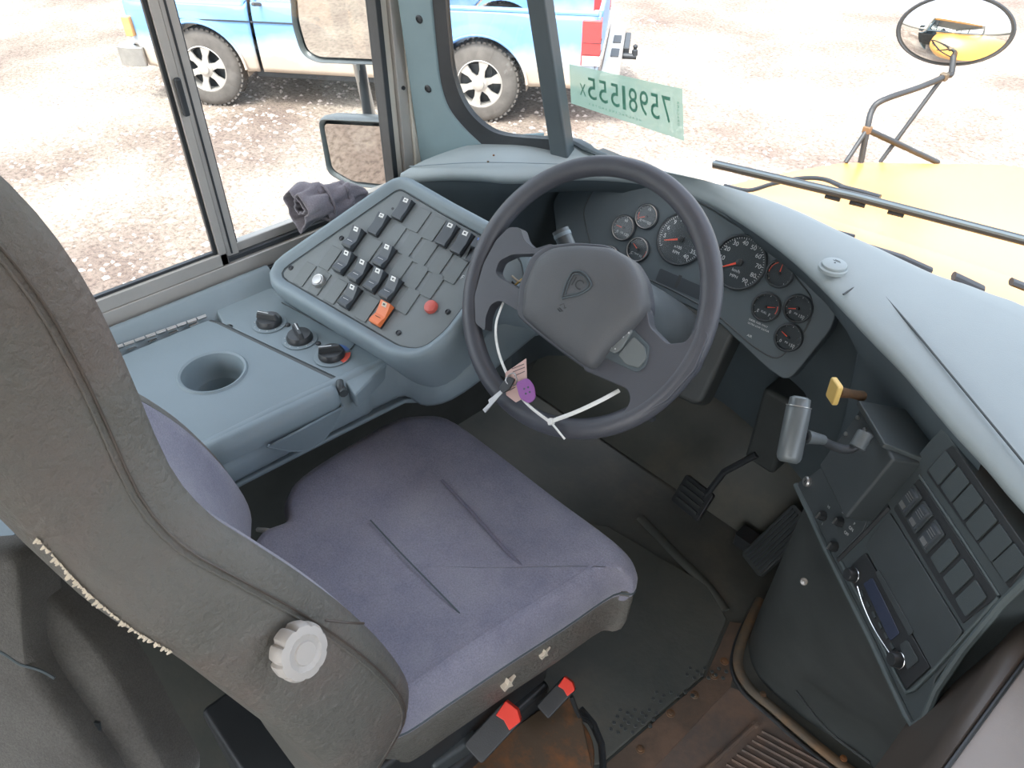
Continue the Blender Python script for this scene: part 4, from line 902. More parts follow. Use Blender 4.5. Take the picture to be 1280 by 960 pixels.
# ================================================================ DRIVER SEAT
seat = thing('driver_seat', 'worn bus driver seat with purple-grey velour cushion and grey vinyl back', 'seat', (-.66, .3, 0))
sz = .478
edge_px = [(353, 650), (352, 622), (372, 594), (440, 550), (495, 520), (530, 514), (562, 517), (600, 541), (700, 617), (770, 668), (796, 696), (797, 716)]
ed = [atz(x, y, sz) for x, y in edge_px] + [atz(776, 735, sz), atz(720, 772, sz-.0), atz(628, 838, sz), atz(560, 876, sz), Vector((-.462, .215, sz)), Vector((-.51, .18, sz)), Vector((-.58, .165, sz)), Vector((-.77, .165, sz)), Vector((-.82, .19, sz)), Vector((-.855, .235, sz))]
# the right side edge is the lower fabric edge; lift it so that it lies on the seat side
ed[12:16] = [Vector((x, y, sz)) for x, y in ((-.410, .60), (-.422, .50), (-.436, .40), (-.448, .30))]
eds = smooth_line(ed, 4, closed=True); cc_ = Vector((-.655, .37, sz))
def ring(k, z, dx=0): return [Vector((cc_.x+(p.x-cc_.x)*k, cc_.y+(p.y-cc_.y)*k, z)) for p in eds]
def bol(p, z):   # slightly raised side bolsters and a shallow sit area
    u = abs(p.x+.655)/.25; return Vector((p.x, p.y, z + .010*max(0, min(1, (u-.45)/.3)) - .006*(1-min(1, u))))
g = MB(); rows = [ring(.97, .405), ring(.992, .415), ring(1.0, .432), ring(1.0, .447), ring(.988, .462), ring(.965, .472)]
for k, z in [(.93, .478), (.88, .481), (.78, .480), (.66, .480), (.52, .479), (.36, .478), (.2, .478), (.07, .478)]: rows.append([bol(p, z) for p in ring(k, z)])
g.grid(rows, close=True); g.add(rows[-1], [tuple(range(len(eds)))]); cu = g.build('cushion', M['velour'], seat, smooth=180)
g = MB(); g.grid([ring(.945, .318), ring(.97, .325), ring(.985, .345), ring(.994, .40), ring(.992, .426), ring(.97, .43)], close=True); sk = g.build('cushion_skirt', M['vinyl'], seat, smooth=180)
q = MB(); q.tube([p+Vector((0, 0, .0)) for p in ring(.996, .4245)], .0022, 6, closed=True); q.build('piping', M['fascia'], cu)
def sewn(L, z, r=.0016, nm='seam', par=cu, m_='fascia'):
    q = MB(); q.tube(smooth_line([atz(x, y, z) for x, y in L], 5), r, 6, flat=.6, up=(0, 0, 1)); return q.build(nm, M[m_], par)
sewn([(463, 650), (500, 690), (545, 736), (579, 771)], .4795, .0013)
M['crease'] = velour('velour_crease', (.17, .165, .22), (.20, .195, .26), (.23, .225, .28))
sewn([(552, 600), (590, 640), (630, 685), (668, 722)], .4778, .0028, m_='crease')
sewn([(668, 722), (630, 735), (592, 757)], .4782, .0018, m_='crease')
q = MB(); q.tube(smooth_line([bol(Vector((x, y, 0)), .4805) for x, y in ((-.478, .26), (-.468, .36), (-.456, .46), (-.445, .54), (-.440, .60))], 5), .0022, 6, flat=.5, up=(0, 0, 1)); q.build('seam', M['velour'], cu)
for (px_, py_), sc in (((635, 854), 1.0), ((680, 816), .8)):
    pc = atx(px_, py_, -.4355 if sc == 1 else -.428); pts = [(-.010, -.008), (-.002, -.005), (.007, -.012), (.004, .001), (.013, .009), (.003, .006), (-.001, .014), (-.004, .004), (-.012, .002)]
    n = len(pts); q = MB(); q.add([pc+Vector((h, a*sc, b*sc)) for h in (.004, -.008) for a, b in pts], [tuple(range(n)), tuple(range(2*n-1, n-1, -1))] + [(i, (i+1) % n, n+(i+1) % n, n+i) for i in range(n)]); q.build('torn_patch', M['foam'], sk, label='torn spot with pale foam')
# backrest
PR = [(.30, -.462, .155, .118), (.36, -.455, .165, .116), (.42, -.448, .190, .114), (.47, -.442, .222, .113), (.51, -.440, .240, .110), (.565, -.440, .240, .098), (.65, -.445, .222, .075), (.735, -.455, .195, .052), (.80, -.470, .168, .032), (.86, -.488, .138, .006), (.905, -.515, .113, -.010), (.955, -.545, .102, -.020), (1.055, -.575, .106, -.040), (1.14, -.585, .102, -.060), (1.21, -.598, .085, -.075), (1.275, -.622, .05, -.08), (1.30, -.66, .01, -.06)]
def dense(P, n=3):
    V = smooth_line([Vector((a, b, c)) for a, b, c, d in P], n); W_ = smooth_line([Vector((a, d, 0)) for a, b, c, d in P], n)
    return [(v.x, v.y, v.z, w_.y) for v, w_ in zip(V, W_)]
rows = []; frow = []; seamR = []
for z, xr, yf, yr in dense(PR):
    hw_ = max(.02, xr+.665); th = yf-yr
    rt = [(hw_-.028, yf-.002), (hw_-.012, yf+.001), (hw_-.002, yf-.008), (hw_+.004, yf-.025), (hw_+.007, yf-.5*th), (hw_+.004, yr+.03), (hw_-.006, yr+.010), (hw_-.03, yr), (hw_*.5, yr-.008)]
    ring_ = [(-.665+a, b) for a, b in rt] + [(-.665, yr-.010)] + [(-.665-a, b) for a, b in rt[::-1]]
    rows.append([Vector((a, b, z)) for a, b in ring_])
    dp = min(.05, th*.45)*min(1, hw_/.15)
    fr_ = [(hw_-.026, yf-.003), (hw_-.034, yf-.001), (hw_*.78, yf-.010), (hw_*.6, yf-dp*.7), (hw_*.35, yf-dp)]
    frow.append([Vector((-.665+a, b, z)) for a, b in fr_] + [Vector((-.665, yf-dp*1.05, z))] + [Vector((-.665-a, b, z)) for a, b in fr_[::-1]])
    seamR.append(Vector((-.665+hw_+.0035+.002*min(1, max(0, (z-.5)/.3)), yf-(.015+.018*min(1, max(0, (z-.5)/.4))), z)))
g = MB(); g.grid(rows); g.add(rows[0], [tuple(range(len(rows[0])))]); g.add(rows[-1], [tuple(range(len(rows[-1])))])
bk = g.build('backrest_cover', M['vinyl'], seat, smooth=180)
g = MB(); g.grid(frow); g.build('backrest_cushion', M['velour'], seat, smooth=180)
q = MB(); q.tube(seamR[6:-3], .0012, 6); q.build('seam', M['brown'], bk)
q = MB(); q.tube([p+Vector((.0, -.006, .0)) for p in seamR[6:-3]], .0011, 6); q.build('seam', M['vinyl'], bk)
# shoulder roll at the far top corner
q = MB(); q.lathe([(0, -.03), (.035, -.028), (.055, -.01), (.058, .02), (.05, .06), (.03, .08), (0, .085)], 24, (-.86, .065, 1.02), (-.1, -.2, 1)); q.build('shoulder_roll', M['vinyl'], bk, smooth=180)
# frayed hem along the lower rear edge
hem = MB(); H = [rows[i][6] for i in range(len(rows)) if .82 < rows[i][6].z < .955]
for a, b in zip(H, H[1:]):
    for j in range(7):
        p = a.lerp(b, (j+R.random())/7); L = R.uniform(.0015, .0055); d = Vector((R.uniform(-.2, .3), -1, R.uniform(-.5, .1))).normalized(); hem.tube([p, p+d*L], [.0022, .0008], 5)
hem.build('frayed_hem', M['foam'], bk, kind='stuff')
# adjusting knob
kp = atx(364, 810, -.447); kax = Vector((.87, .22, .42)).normalized()
q = MB(); q.cyl(kp-kax*.01, kp+kax*.006, .012, 16); q.lathe([(.024, .002), (.027, .004), (.0285, .010), (.0285, .018), (.026, .023), (.018, .0245), (.0165, .0235), (0, .0235)], 80, kp, kax, wob=lambda a, z: 1-(.13*max(0, cos(9*a))**4 if z < .022 else .05*max(0, cos(9*a))**4)); kb = q.build('knob', M['knobgrey'], seat, smooth=40)
q = MB(); q.lathe([(.012, .0235), (.011, .025), (0, .0252)], 30, kp, kax); q.build('knob_cap', M['knobgrey'], kb)
q = MB(); sl0, sl1 = atx(404, 772, -.452), atx(452, 776, -.443); q.tube(smooth_line([sl0+Vector((.004, 0, 0)), sl0.lerp(sl1, .5)+Vector((.008, 0, .003)), sl1+Vector((.004, 0, 0))], 4), .0013, 6); q.build('seam', M['brown'], bk)
# wire handle by the left rear corner
q = MB(); q.tube(smooth_line([atz(322, 662, .44), atz(338, 664, .45), atz(350, 672, .45), atz(346, 690, .43)], 5), .004, 8); q.build('wire_handle', M['print'], seat)
# frame under the cushion, rusty slide plates, red-tipped belt buckles
g = MB(); g.prism([(-.84, .12), (-.47, .12), (-.45, .50), (-.50, .54), (-.84, .54)], .235, .36); g.build('suspension_box', M['black'], seat, bevel=.01)
g = MB(); g.prism([(-.80, .05), (-.44, .05), (-.44, .50), (-.80, .50)], 0, .24); g.build('base_pedestal', M['black'], seat, bevel=.01)
rpx = [atz(x, y, .20) for x, y in [(560, 1000), (596, 948), (648, 905), (700, 868), (716, 872), (726, 890), (750, 1000)]]
g = MB(); g.prism(rpoly([p.to_2d() for p in rpx], .012), .185, .20); rp = g.build('slide_plate', M['rust'], seat, bevel=.004, label='rusty orange slide plate')
rpx = [atz(x, y, .16) for x, y in [(620, 1000), (644, 958), (716, 902), (730, 902), (742, 925), (744, 950), (735, 1000)]]
g = MB(); plate = rpoly([p.to_2d() for p in rpx], .02); g.prism(plate, .150, .160); g.build('slide_plate', M['rust'], seat, bevel=.004, label='lower rusty slide plate with a hole')
q = MB(); h_ = atz(712, 944, .1605); q.lathe([(.0075, 0), (.0075, .0006), (0, .0006)], 16, h_); q.build('bolt_hole', M['black'], seat)
q = MB(); q.tube([Vector((p.x, p.y, .1605)) for p in [atz(*t, .1605) for t in [(726, 886), (742, 905), (752, 930), (754, 960), (748, 1000)]]], .006, 8); q.build('slide_rail', M['darksteel'], seat)
for (x, y, z, s_, lab) in [(637, 893, .30, 1.0, 'red'), (709, 857, .265, .72, 'red')]:
    p = atz(x, y, z); d = Vector((-.10, -.85, -.50)).normalized(); BFm = Frame(p, d, (CAM-p).normalized().cross(d))
    q = MB(BFm.M); q.prism(rrect(.035*s_, 0, .045*s_, .020*s_, .006*s_), -.010, .010); bu = q.build('buckle', M['black'], seat, bevel=.003)
    q = MB(BFm.M); q.prism([(-.012*s_, -.018*s_), (.014*s_, -.014*s_), (.010*s_, 0), (.014*s_, .016*s_), (-.008*s_, .019*s_), (-.016*s_, .004*s_)], -.006, .0125); q.build('buckle_button', M['red'], bu, bevel=.0015, label='red release button')
q = MB(); q.tube(smooth_line([atz(714, 870, .25), atz(724, 895, .2), atz(738, 905, .17), atz(752, 935, .1)], 4), .004, 6); q.build('cable', M['black'], seat)
q = MB(); q.prism([p.to_2d() for p in [atz(540, 965, .26), atz(530, 905, .26), atz(585, 890, .26), atz(600, 925, .26)]], .10, .27); q.build('rear_bracket', M['darkbox'], seat, bevel=.008)

# draped grey cloth behind the seat
dc = thing('draped_cloth', 'grey stitched cloth cover draped at the lower left behind the driver seat', 'cloth', (-.75, -.12, .5))
DF = Frame(atd(60, 860, .80), (.75, .66, 0), (-.35, .35, .87))
def pillow(name, L, d, bulge, par=dc, lab=None):
    P = [(v.x, v.y) for v in smooth_line([Vector((*DF.px(*p, d), 0)) for p in L], 4)]
    cx = sum(p[0] for p in P)/len(P); cy = sum(p[1] for p in P)/len(P); q = MB(DF.M); rows = []
    for k, h in [(.97, -.05), (1.0, -.02), (.995, -.006), (.97, .004), (.9, bulge*.5), (.7, bulge*.85), (.4, bulge), (.1, bulge*1.02)]:
        rows.append([(cx+(x-cx)*k, cy+(y-cy)*k, d+h) for x, y in P])
    q.grid(rows, close=True); q.add(rows[-1], [tuple(range(len(P)))]); return q.build(name, M['cloth'], par, smooth=180)
pb2 = pillow('cloth_fold', [(28, 722), (70, 752), (115, 798), (152, 850), (188, 918), (225, 1000), (130, 1010), (60, 900), (30, 800)], -.02, .012)
pb1 = pillow('cloth_fold', [(-80, 690), (8, 688), (28, 712), (36, 760), (46, 815), (68, 858), (104, 910), (150, 1000), (60, 1040), (-80, 1030)], .01, .012)
q = MB(DF.M); q.tube(smooth_line([Vector((*DF.px(x, y, .025), .022)) for x, y in [(-40, 800), (0, 818), (22, 832), (48, 840), (66, 850)]], 4), .0016, 6); q.build('stitching', M['fascia'], pb1)
q = MB(DF.M); q.prism(DF.pts([(97, 897), (124, 904), (126, 922), (106, 920)], -.005), -.014, -.004); q.build('label', M['darkbox'], pb2)
# rag on the sill
rp_ = atx(405, 262, WX+.03)
rg = thing('rag', 'bunched grey-purple cloth lying on the window ledge beside the switch panel', 'cloth', rp_)
A0, A1 = atx(372, 262, WX+.028), atx(452, 240, WX+.02); ax = (A1-A0).normalized(); up_ = Vector((0, 0, 1)); sd = ax.cross(up_).normalized()
def ragsheet(t0, t1, r0, r1, ph, name, th=.003):
    rows = []
    for i in range(15):
        t = t0+(t1-t0)*i/14; c = A0.lerp(A1, t)+Vector((0, 0, .006*sin(7*t+ph))); rr = r0+(r1-r0)*i/14; row_ = []
        for j in range(40):
            a = 2*pi*j/40; w_ = 1+.16*sin(3*a+ph+4*t)+.10*sin(7*a-9*t+ph)+.06*sin(12*t+2*a)+.04*sin(11*a+ph)
            row_.append(c + sd*(rr*w_*cos(a)) + up_*(rr*w_*1.05*sin(a)))
        rows.append(row_)
    q = MB(); q.grid(rows, close=True); return q.build(name, M['glove'], rg, smooth=180, solid=th)
ragsheet(-.02, .40, .036, .030, 0, 'cloth_fold'); ragsheet(.02, .35, .016, .020, 2, 'cloth_fold'); ragsheet(.30, .75, .030, .029, 1.2, 'cloth_fold'); ragsheet(.68, 1.05, .026, .010, 2.6, 'cloth_fold')
q = MB(); q.tube([A0.lerp(A1, .40)+sd*(.034*cos(a))+up_*(.036*sin(a)) for a in [2*pi*i/24 for i in range(24)]], .003, 6, closed=True); q.build('hem', M['glove'], rg)
# ================================================================ OUTSIDE: HOOD, WIPER, MIRRORS, STICKER
hd_ = thing('hood', 'yellow bus hood in front of the windshield, bleached by the sun', 'hood', (0, 1.4, .2))
OUT = [atz(x, y, z) for x, y, z in [(905, 232, .66), (945, 222, .62), (1000, 210, .56), (1060, 200.5, .50), (1160, 201, .455), (1280, 206, .40)]]
OUT = [Vector((OUT[0].x, 1.27, .70))] + OUT + [Vector((-.1, 2.98, .38)), Vector((.3, 2.8, .40)), Vector((.7, 2.2, .48)), Vector((.95, 1.27, .66))]
o_ = smooth_line(OUT, 5); n = len(o_)
rows = []
for k in (0, .15, .35, .6, .85, .96, 1.0):
    rr_ = []
    for i, p in enumerate(o_):
        t = i/(n-1); b = Vector((OUT[0].x+(OUT[-1].x-OUT[0].x)*t, 1.27, .70)); q_ = b.lerp(p, k); q_.z = b.z+(p.z-b.z)*k + .045*sin(pi*k)*min(1, 3*min(t, 1-t)+.2) - (.012 if k == 1 else 0); rr_.append(q_)
    rows.append(rr_)
rows.append([p+Vector((0, .01, -.06)) for p in rows[-1]]); rows.append([p+Vector((0, .0, -.9)) for p in rows[-1]])
g = MB(); g.grid(rows); g.build('hood_shell', M['busyellow'], hd_, smooth=60)
g = MB(); g.grid([[Vector((x, y, z)) for x in (-.9, -.4, 0, .5, 1.1)] for y, z in [(1.20, .74), (1.26, .72), (1.29, .70), (1.29, .67)]]); g.build('cowl', M['busyellow'], hd_, smooth=60)
for i, (L) in enumerate([[(1040, 288), (1068, 295)], [(1085, 309), (1128, 322), (1164, 338)], [(1192, 345), (1228, 362)], [(1264, 352), (1300, 366)], [(1130, 338), (1200, 362), (1300, 392)]]):
    q = MB(); q.tube([atd(x, y, 1.26) for x, y in L], [.004, .008, .011, .010, .003][i], 8, flat=.6); q.build('cowl_grille', M['darksteel'], hd_)
wi = thing('windshield_wiper', 'black windshield wiper blade and arm resting across the glass', 'wiper', atd(1000, 230, 1.5))
wa, wb = atd(893, 205, 1.56), atd(1290, 303, 1.30)
q = MB(); q.tube([wa, wa.lerp(wb, .5)+Vector((0, 0, .004)), wb], .0112, 10, flat=.7); bl = q.build('blade', M['darksteel'], wi)
q = MB(); q.tube([wa+Vector((0, -.006, .004)), wa.lerp(wb, .5)+Vector((0, -.006, .008)), wb+Vector((0, -.006, .004))], .005, 6); q.build('blade_spine', M['console'], bl)
for t in (.42, .5, .62):
    c = wa.lerp(wb, t); q = MB(); d = (wb-wa).normalized(); q.tube([c-d*.014+Vector((0, 0, -.009)), c+d*.014+Vector((0, 0, -.009))], .0045, 8); q.build('claw', M['black'], wi)
q = MB(); q.tube(smooth_line([atd(905, 232, 1.62), atd(935, 238, 1.6), atd(965, 230, 1.58), atd(1000, 223, 1.56), atd(1030, 224, 1.54), atd(1058, 235, 1.50), atd(1100, 246, 1.46)], 5), .0065, 8, flat=.6); q.build('arm', M['darksteel'], wi)
q = MB(); q.tube([atd(1050, 234, 1.5), atd(1075, 240, 1.48), atd(1100, 247, 1.46)], .009, 8, flat=.6); q.build('arm_joint', M['black'], wi)
# sticker on the outside of the windshield
sx_ = Vector((.9, .42, 0)).normalized(); SF = Frame(atd(785, 127, 1.36), sx_, Vector((pu.x*.3, pu.y*.6, 1)))
sk_ = thing('windshield_sticker', 'translucent green number sticker read from outside on the windshield', 'sticker', SF.w(0, 0))
L = SF.pts([(711.5, 80), (853, 111), (855, 176), (714, 129)])
q = MB(SF.M); q.prism(L, -.0004, .0004); fm_ = q.build('film', M['film'], sk_)
# text frame: mirrored so that it reads correctly from outside
tl, tr_, br, bl_ = [Vector(p) for p in L]
def stick(u, v): return tl.lerp(tr_, u).lerp(bl_.lerp(br, u), v)
q = MB(SF.M); chars = '75981555'; 
us = [.855, .757, .662, .565, .485, .405, .300, .200]
def char(ch, u, v, h, wdt):
    vv, ff = text_geo(ch, 1.0); c0 = min(p.x for p in vv); c1 = max(p.x for p in vv); r0_ = min(p.y for p in vv); r1_ = max(p.y for p in vv)
    q.add([(*stick(u-((p.x-(c0+c1)/2)/(c1-c0))*wdt, v-((p.y-(r0_+r1_)/2)/(r1_-r0_))*h), .0010) for p in vv], ff)
for ch, u in zip(chars, us): char(ch, u, .47, .52, .075 if ch != '1' else .028)
char('X', .115, .55, .30, .055)
for j in range(16): char('HEALTHCAREANDTEX'[j], .62-.03*j, .86, .05, .016)
for j in range(7): char('REGUARD'[j], .957, .28+.07*j, .05, .018)
q.build('numbers', M['filmtext'], fm_)
# crossview mirror
xm = thing('crossview_mirror', 'oval convex crossview mirror on a bent black bracket above the hood', 'mirror', atd(1193, 38, 2.2))
mc = atd(1193, 38, 2.2); tocam = (CAM-mc).normalized(); rr_ = .153
maxis = (tocam*.97 + Vector((0, 0, -1))*.12).normalized()
q = MB(); qx = maxis.to_track_quat('Z', 'Y'); MX = Matrix.LocRotScale(mc, None, None)
side = _r.copy(); side = (side-maxis*side.dot(maxis)).normalized(); upv = maxis.cross(side)
def oval(rs, h, k=.62): return [mc + side*(rs*cos(2*pi*i/48)) + upv*(rs*k*sin(2*pi*i/48)) + maxis*h for i in range(48)]
q.grid([oval(rr_*.95, .001), oval(rr_*.9, .010), oval(rr_*.75, .026), oval(rr_*.55, .039), oval(rr_*.3, .048), oval(rr_*.1, .0515), oval(.001, .052)], close=True); q.build('mirror_glass', M['mirror'], xm, smooth=180)
q = MB(); q.grid([oval(rr_*.5, -.05), oval(rr_*.8, -.03), oval(rr_*.97, -.008), oval(rr_, .002), oval(rr_*.97, .007), oval(rr_*.93, .004)], close=True); q.build('mirror_shell', M['darksteel'], xm, smooth=60)
def hz_(x, y): 
    p = atz(x, y, .5); return p
F1, F2, F3, F4 = atd(1076, 203, 2.22), atd(1100, 203, 2.28), atd(1172, 203, 2.36), atd(1057, 203, 2.2)
J = atd(1084, 162, 2.18)
for nm, P, r in [('bracket_tube', smooth_line([mc-maxis*.03, atd(1190, 88, 2.2), atd(1182, 95, 2.19), atd(1150, 109, 2.17), atd(1104, 125, 2.16), atd(1090, 138, 2.17), J, F1], 4), .0085), ('bracket_tube', [atd(1178, 97, 2.19), F2], .0065), ('bracket_tube', [J, F3], .0085), ('bracket_tube', [J, F4], .0065)]:
    q = MB(); q.tube(P, r, 10); q.build(nm, M['darksteel'], xm)
for p in (J, atd(1180, 96, 2.19)):
    q = MB(); q.box(p-Vector((.011, .01, .010)), p+Vector((.011, .01, .010))); q.build('clamp', M['mould'], xm, bevel=.003)
# side mirrors
mf = Frame(atx(430, 40, -1.52), (.94, .30, 0), (.02, -.05, 1))
MF = mf
def side_mirror(label, outp, inp, F, dpt=.05):
    t = thing('side_mirror', label, 'mirror', F.w(*F.px(*outp[0])), group='side mirrors')
    P = rpoly(F.pts(outp), .022); I_ = rpoly(F.pts(inp), .016)
    cx = sum(p[0] for p in P)/len(P); cy = sum(p[1] for p in P)/len(P)
    q = MB(F.M); rows = [[(cx+(x-cx)*k, cy+(y-cy)*k, h) for x, y in P] for k, h in [(.6, -dpt), (.9, -dpt*.7), (1, -.01), (1, .003), (.975, .006), (.93, .004), (.9, -.002)]]
    q.grid(rows, close=True); q.add(rows[0], [tuple(range(len(P)))]); q.build('housing', M['handle'], t, smooth=60)
    q = MB(F.M); q.prism(I_, .0035, .0048); q.build('mirror_glass', M['mirror'], t)
    return t
side_mirror('large upper side mirror outside the window, its glass showing the yard', [(360, -60), (366, 30), (378, 68), (396, 78), (500, 82), (505, -60)], [(369, -52), (376, 28), (386, 62), (400, 70), (494, 74), (497, -52)], mf)
LF = Frame(atx(440, 190, -1.52), (.94, .30, 0), (.02, -.22, 1))
side_mirror('small lower side mirror outside the window below the large one', [(398, 146), (486, 150), (500, 160), (508, 238), (440, 232), (410, 216)], [(406, 153), (484, 157), (492, 166), (499, 231), (442, 225), (417, 210)], LF)
ma = thing('mirror_arm', 'grey steel arm joining the two side mirrors', 'bracket', atx(455, 110, -1.55))
q = MB(); q.tube([atx(434, -60, -1.56), atx(448, 60, -1.56), atx(466, 190, -1.56)], .011, 12); q.tube([atx(434, -60, -1.56)+Vector((0, 0, .02)), Vector((WX-.05, 1.05, 1.30))], .011, 12); q.tube([atx(466, 185, -1.56), Vector((WX-.02, 1.1, .60))], .009, 12); q.build('arm_tube', M['darksteel'], ma)
q = MB(); q.tube([atx(448, 78, -1.565), atx(464, 150, -1.565)], .014, 12); q.build('arm_sleeve', M['steel'], ma)

# ================================================================ PICKUP TRUCK
tA, tB = Vector((-7.64, 3.16, -1.45)), Vector((-5.645, 4.835, -1.45)); tu = (tB-tA).normalized(); tu.rotate(Matrix.Rotation(radians(-2), 3, 'Z')); tA = tB-tu*2.78; tv = Vector((-tu.y, tu.x, 0))
TM = Matrix(((tu.x, tv.x, 0, tA.x), (tu.y, tv.y, 0, tA.y), (0, 0, 1, tA.z), (0, 0, 0, 1)))
tk = thing('pickup_truck', 'dusty blue pickup truck parked on the gravel outside the window', 'truck', M=TM)
WBs = 2.78; WR = .375; FX, RX = -.74, WBs+1.11; W_ = 1.70
def arch(x):
    b = .38
    for c in (0, WBs):
        d = abs(x-c)
        if d < .46: b = max(b, WR+sqrt(.46**2-d*d)*.98)
    if x < FX+.10: b = .56
    return b
def topz(x): return .98 if x < .55 else 1.02
xs = sorted(set([FX+i*.04 for i in range(int((RX-FX)/.04)+1)] + [RX] + [c+s*.459 for c in (0, WBs) for s in (-1, 1)]))
def yoff(x, z):   # bulge of the body side
    t = (z-.5)/.5; o = .05*(t-.55)**2 + (.03 if z > .93 else 0)*(z-.93)*4
    if x < FX+.25: o += ((FX+.25-x)/.25)**2*.10
    for c in (0, WBs):
        d = abs(hypot(x-c, z-WR)-.46); 
        if d < .09: o -= .018*(1-d/.09)
    return o
def side(mb, x0, x1, far=False, ztop=None):
    rows = []
    for x in [x for x in xs if x0-1e-6 <= x <= x1+1e-6]:
        b = arch(x); T_ = (ztop or topz(x)); r_ = []
        for i in range(15):
            z = b+(T_-b)*i/14; o = yoff(x, z); r_.append((x, W_-o if far else o, z))
        rows.append(r_)
    mb.grid(rows)
def tp(name, mb, mat, par=tk, **k): return mb.build(name, M[mat], par, **k)
for far in (False, True):
    q = MB(TM); side(q, FX, .58, far); q.grid([[(x, (W_-y if far else y), topz(x)+h) for y, h in [(yoff(x, .98), 0), (.06, .03), (.22, .05)]] for x in xs if x <= .58]); tp('front_fender', q, 'truck', solid=.02, smooth=50)
    q = MB(TM); side(q, .60, 1.62, far); dd = tp('door', q, 'truck', solid=.02, smooth=50)
    q = MB(TM); q.prism([(.65, .99), (.98, 1.50), (1.62, 1.52), (1.62, 1.0)], .06 if not far else W_-.075, .075 if not far else W_-.06)
    q.v = [TM @ Vector((p.x, p.z, p.y)) for p in [TM.inverted() @ p for p in q.v]]; tp('side_window', q, 'trucksglass', dd)
    q = MB(TM); yy = -.01 if not far else W_+.01; q.box((1.42, min(yy, yy+.02), .88), (1.56, max(yy, yy+.02)+.01, .92)); tp('door_handle', q, 'truckdark', dd, bevel=.006)
    q = MB(TM); side(q, 1.64, 2.02, far); tp('cab_corner', q, 'truck', solid=.02, smooth=50)
    q = MB(TM); side(q, 2.05, RX-.02, far, 1.02); tp('bed_side', q, 'truck', solid=.03, smooth=50)
    q = MB(TM); y0 = yoff(2.5, 1.02); y0, y1 = (y0-.005, y0+.07) if not far else (W_-y0-.07, W_-y0+.005); q.box((2.05, y0, 1.02), (RX-.02, y1, 1.05)); tp('bed_rail', q, 'truck', bevel=.01)
    for c in (0, WBs):
        q = MB(TM); P = [(c+(.462)*cos(t), (-.012 if not far else W_+.012), WR+.462*.98*sin(t)) for t in [radians(4)+radians(172)*i/24 for i in range(25)]]; q.tube(P, .014, 8); tp('arch_lip', q, 'truck')
        q = MB(TM); n_a = 25; V = []
        for i in range(n_a):
            t = pi*i/(n_a-1); V += [(c+.45*cos(t), .02 if not far else W_-.02, WR-.05+.48*sin(t)), (c+.45*cos(t), .38 if not far else W_-.38, WR-.05+.48*sin(t))]
        q.add(V, [(2*i, 2*i+1, 2*i+3, 2*i+2) for i in range(n_a-1)]); tp('wheel_well', q, 'truck' if not far or c else 'truckdark')
    q = MB(TM); y_ = -.012 if not far else W_+.003; q.box((-.30, y_, .845), (.58, y_+.012, .856)); q.box((.60, y_, .845), (1.62, y_+.012, .856)); tp('side_trim', q, 'truckdark')
q = MB(TM); q.grid([[(x, y, topz(0)+h+(.0 if x > FX+.1 else -.05)) for y, h in [(.20, .045), (.5, .07), (.85, .08), (1.2, .07), (W_-.20, .045)]] for x in (FX+.02, FX+.12, -.3, .1, .5)]); tp('bonnet', q, 'truck', solid=.02, smooth=60)
q = MB(TM); q.box((FX+.02, .10, .62), (FX+.06, W_-.10, .93)); tp('grille', q, 'truckdark', bevel=.01)
for y in (.13, W_-.45):
    q = MB(TM); q.box((FX-.005, y, .68), (FX+.05, y+.32, .86)); tp('headlamp', q, 'steel', bevel=.01)
q = MB(TM); q.box((FX+.005, -.004, .66), (FX+.09, .06, .84)); tp('marker_lamp', q, 'amber', bevel=.01, label='amber corner lamp')
q = MB(TM); q.prism(rpoly([(FX-.14, .0), (FX-.14, W_), (FX-.02, W_+.02), (FX+.14, W_+.01), (FX+.14, W_-.03), (FX, W_-.08), (FX, .08), (FX+.14, .03), (FX+.14, -.01), (FX-.02, -.02)], .02), .38, .56); tp('front_bumper', q, 'steel', bevel=.02)
# cab upper
q = MB(TM)
A_ = [(.62, .08, 1.0), (1.05, .17, 1.56), (1.72, .17, 1.58), (2.02, .09, 1.02)]
for far in (0, 1):
    for a, b in zip(A_, A_[1:]):
        if a[0] > 1.0 and b[0] < 1.8: continue
        f = lambda p: (p[0], W_-p[1] if far else p[1], p[2]); q.tube([f(a), f(b)], .035, 8)
q.box((1.02, .15, 1.56), (1.78, W_-.15, 1.61)); tp('cab_roof', q, 'truck', bevel=.015)
q = MB(TM); q.add([(.60, .12, 1.03), (.60, W_-.12, 1.03), (1.05, W_-.2, 1.56), (1.05, .2, 1.56)], [(0, 1, 2, 3)]); tp('windscreen', q, 'trucksglass', solid=.006)
q = MB(TM); q.add([(2.00, .12, 1.05), (2.00, W_-.12, 1.05), (1.76, W_-.2, 1.56), (1.76, .2, 1.56)], [(0, 1, 2, 3)]); tp('rear_window', q, 'trucksglass', solid=.006)
q = MB(TM); q.box((2.0, .06, .5), (2.03, W_-.06, 1.04)); tp('cab_back', q, 'truck')
q = MB(TM); q.box((2.06, .07, .62), (RX-.04, W_-.07, .66)); tp('bed_floor', q, 'truckdark')
q = MB(TM); q.box((.5, .10, .30), (2.9, W_-.10, .55)); tp('chassis', q, 'truckdark', bevel=.02)
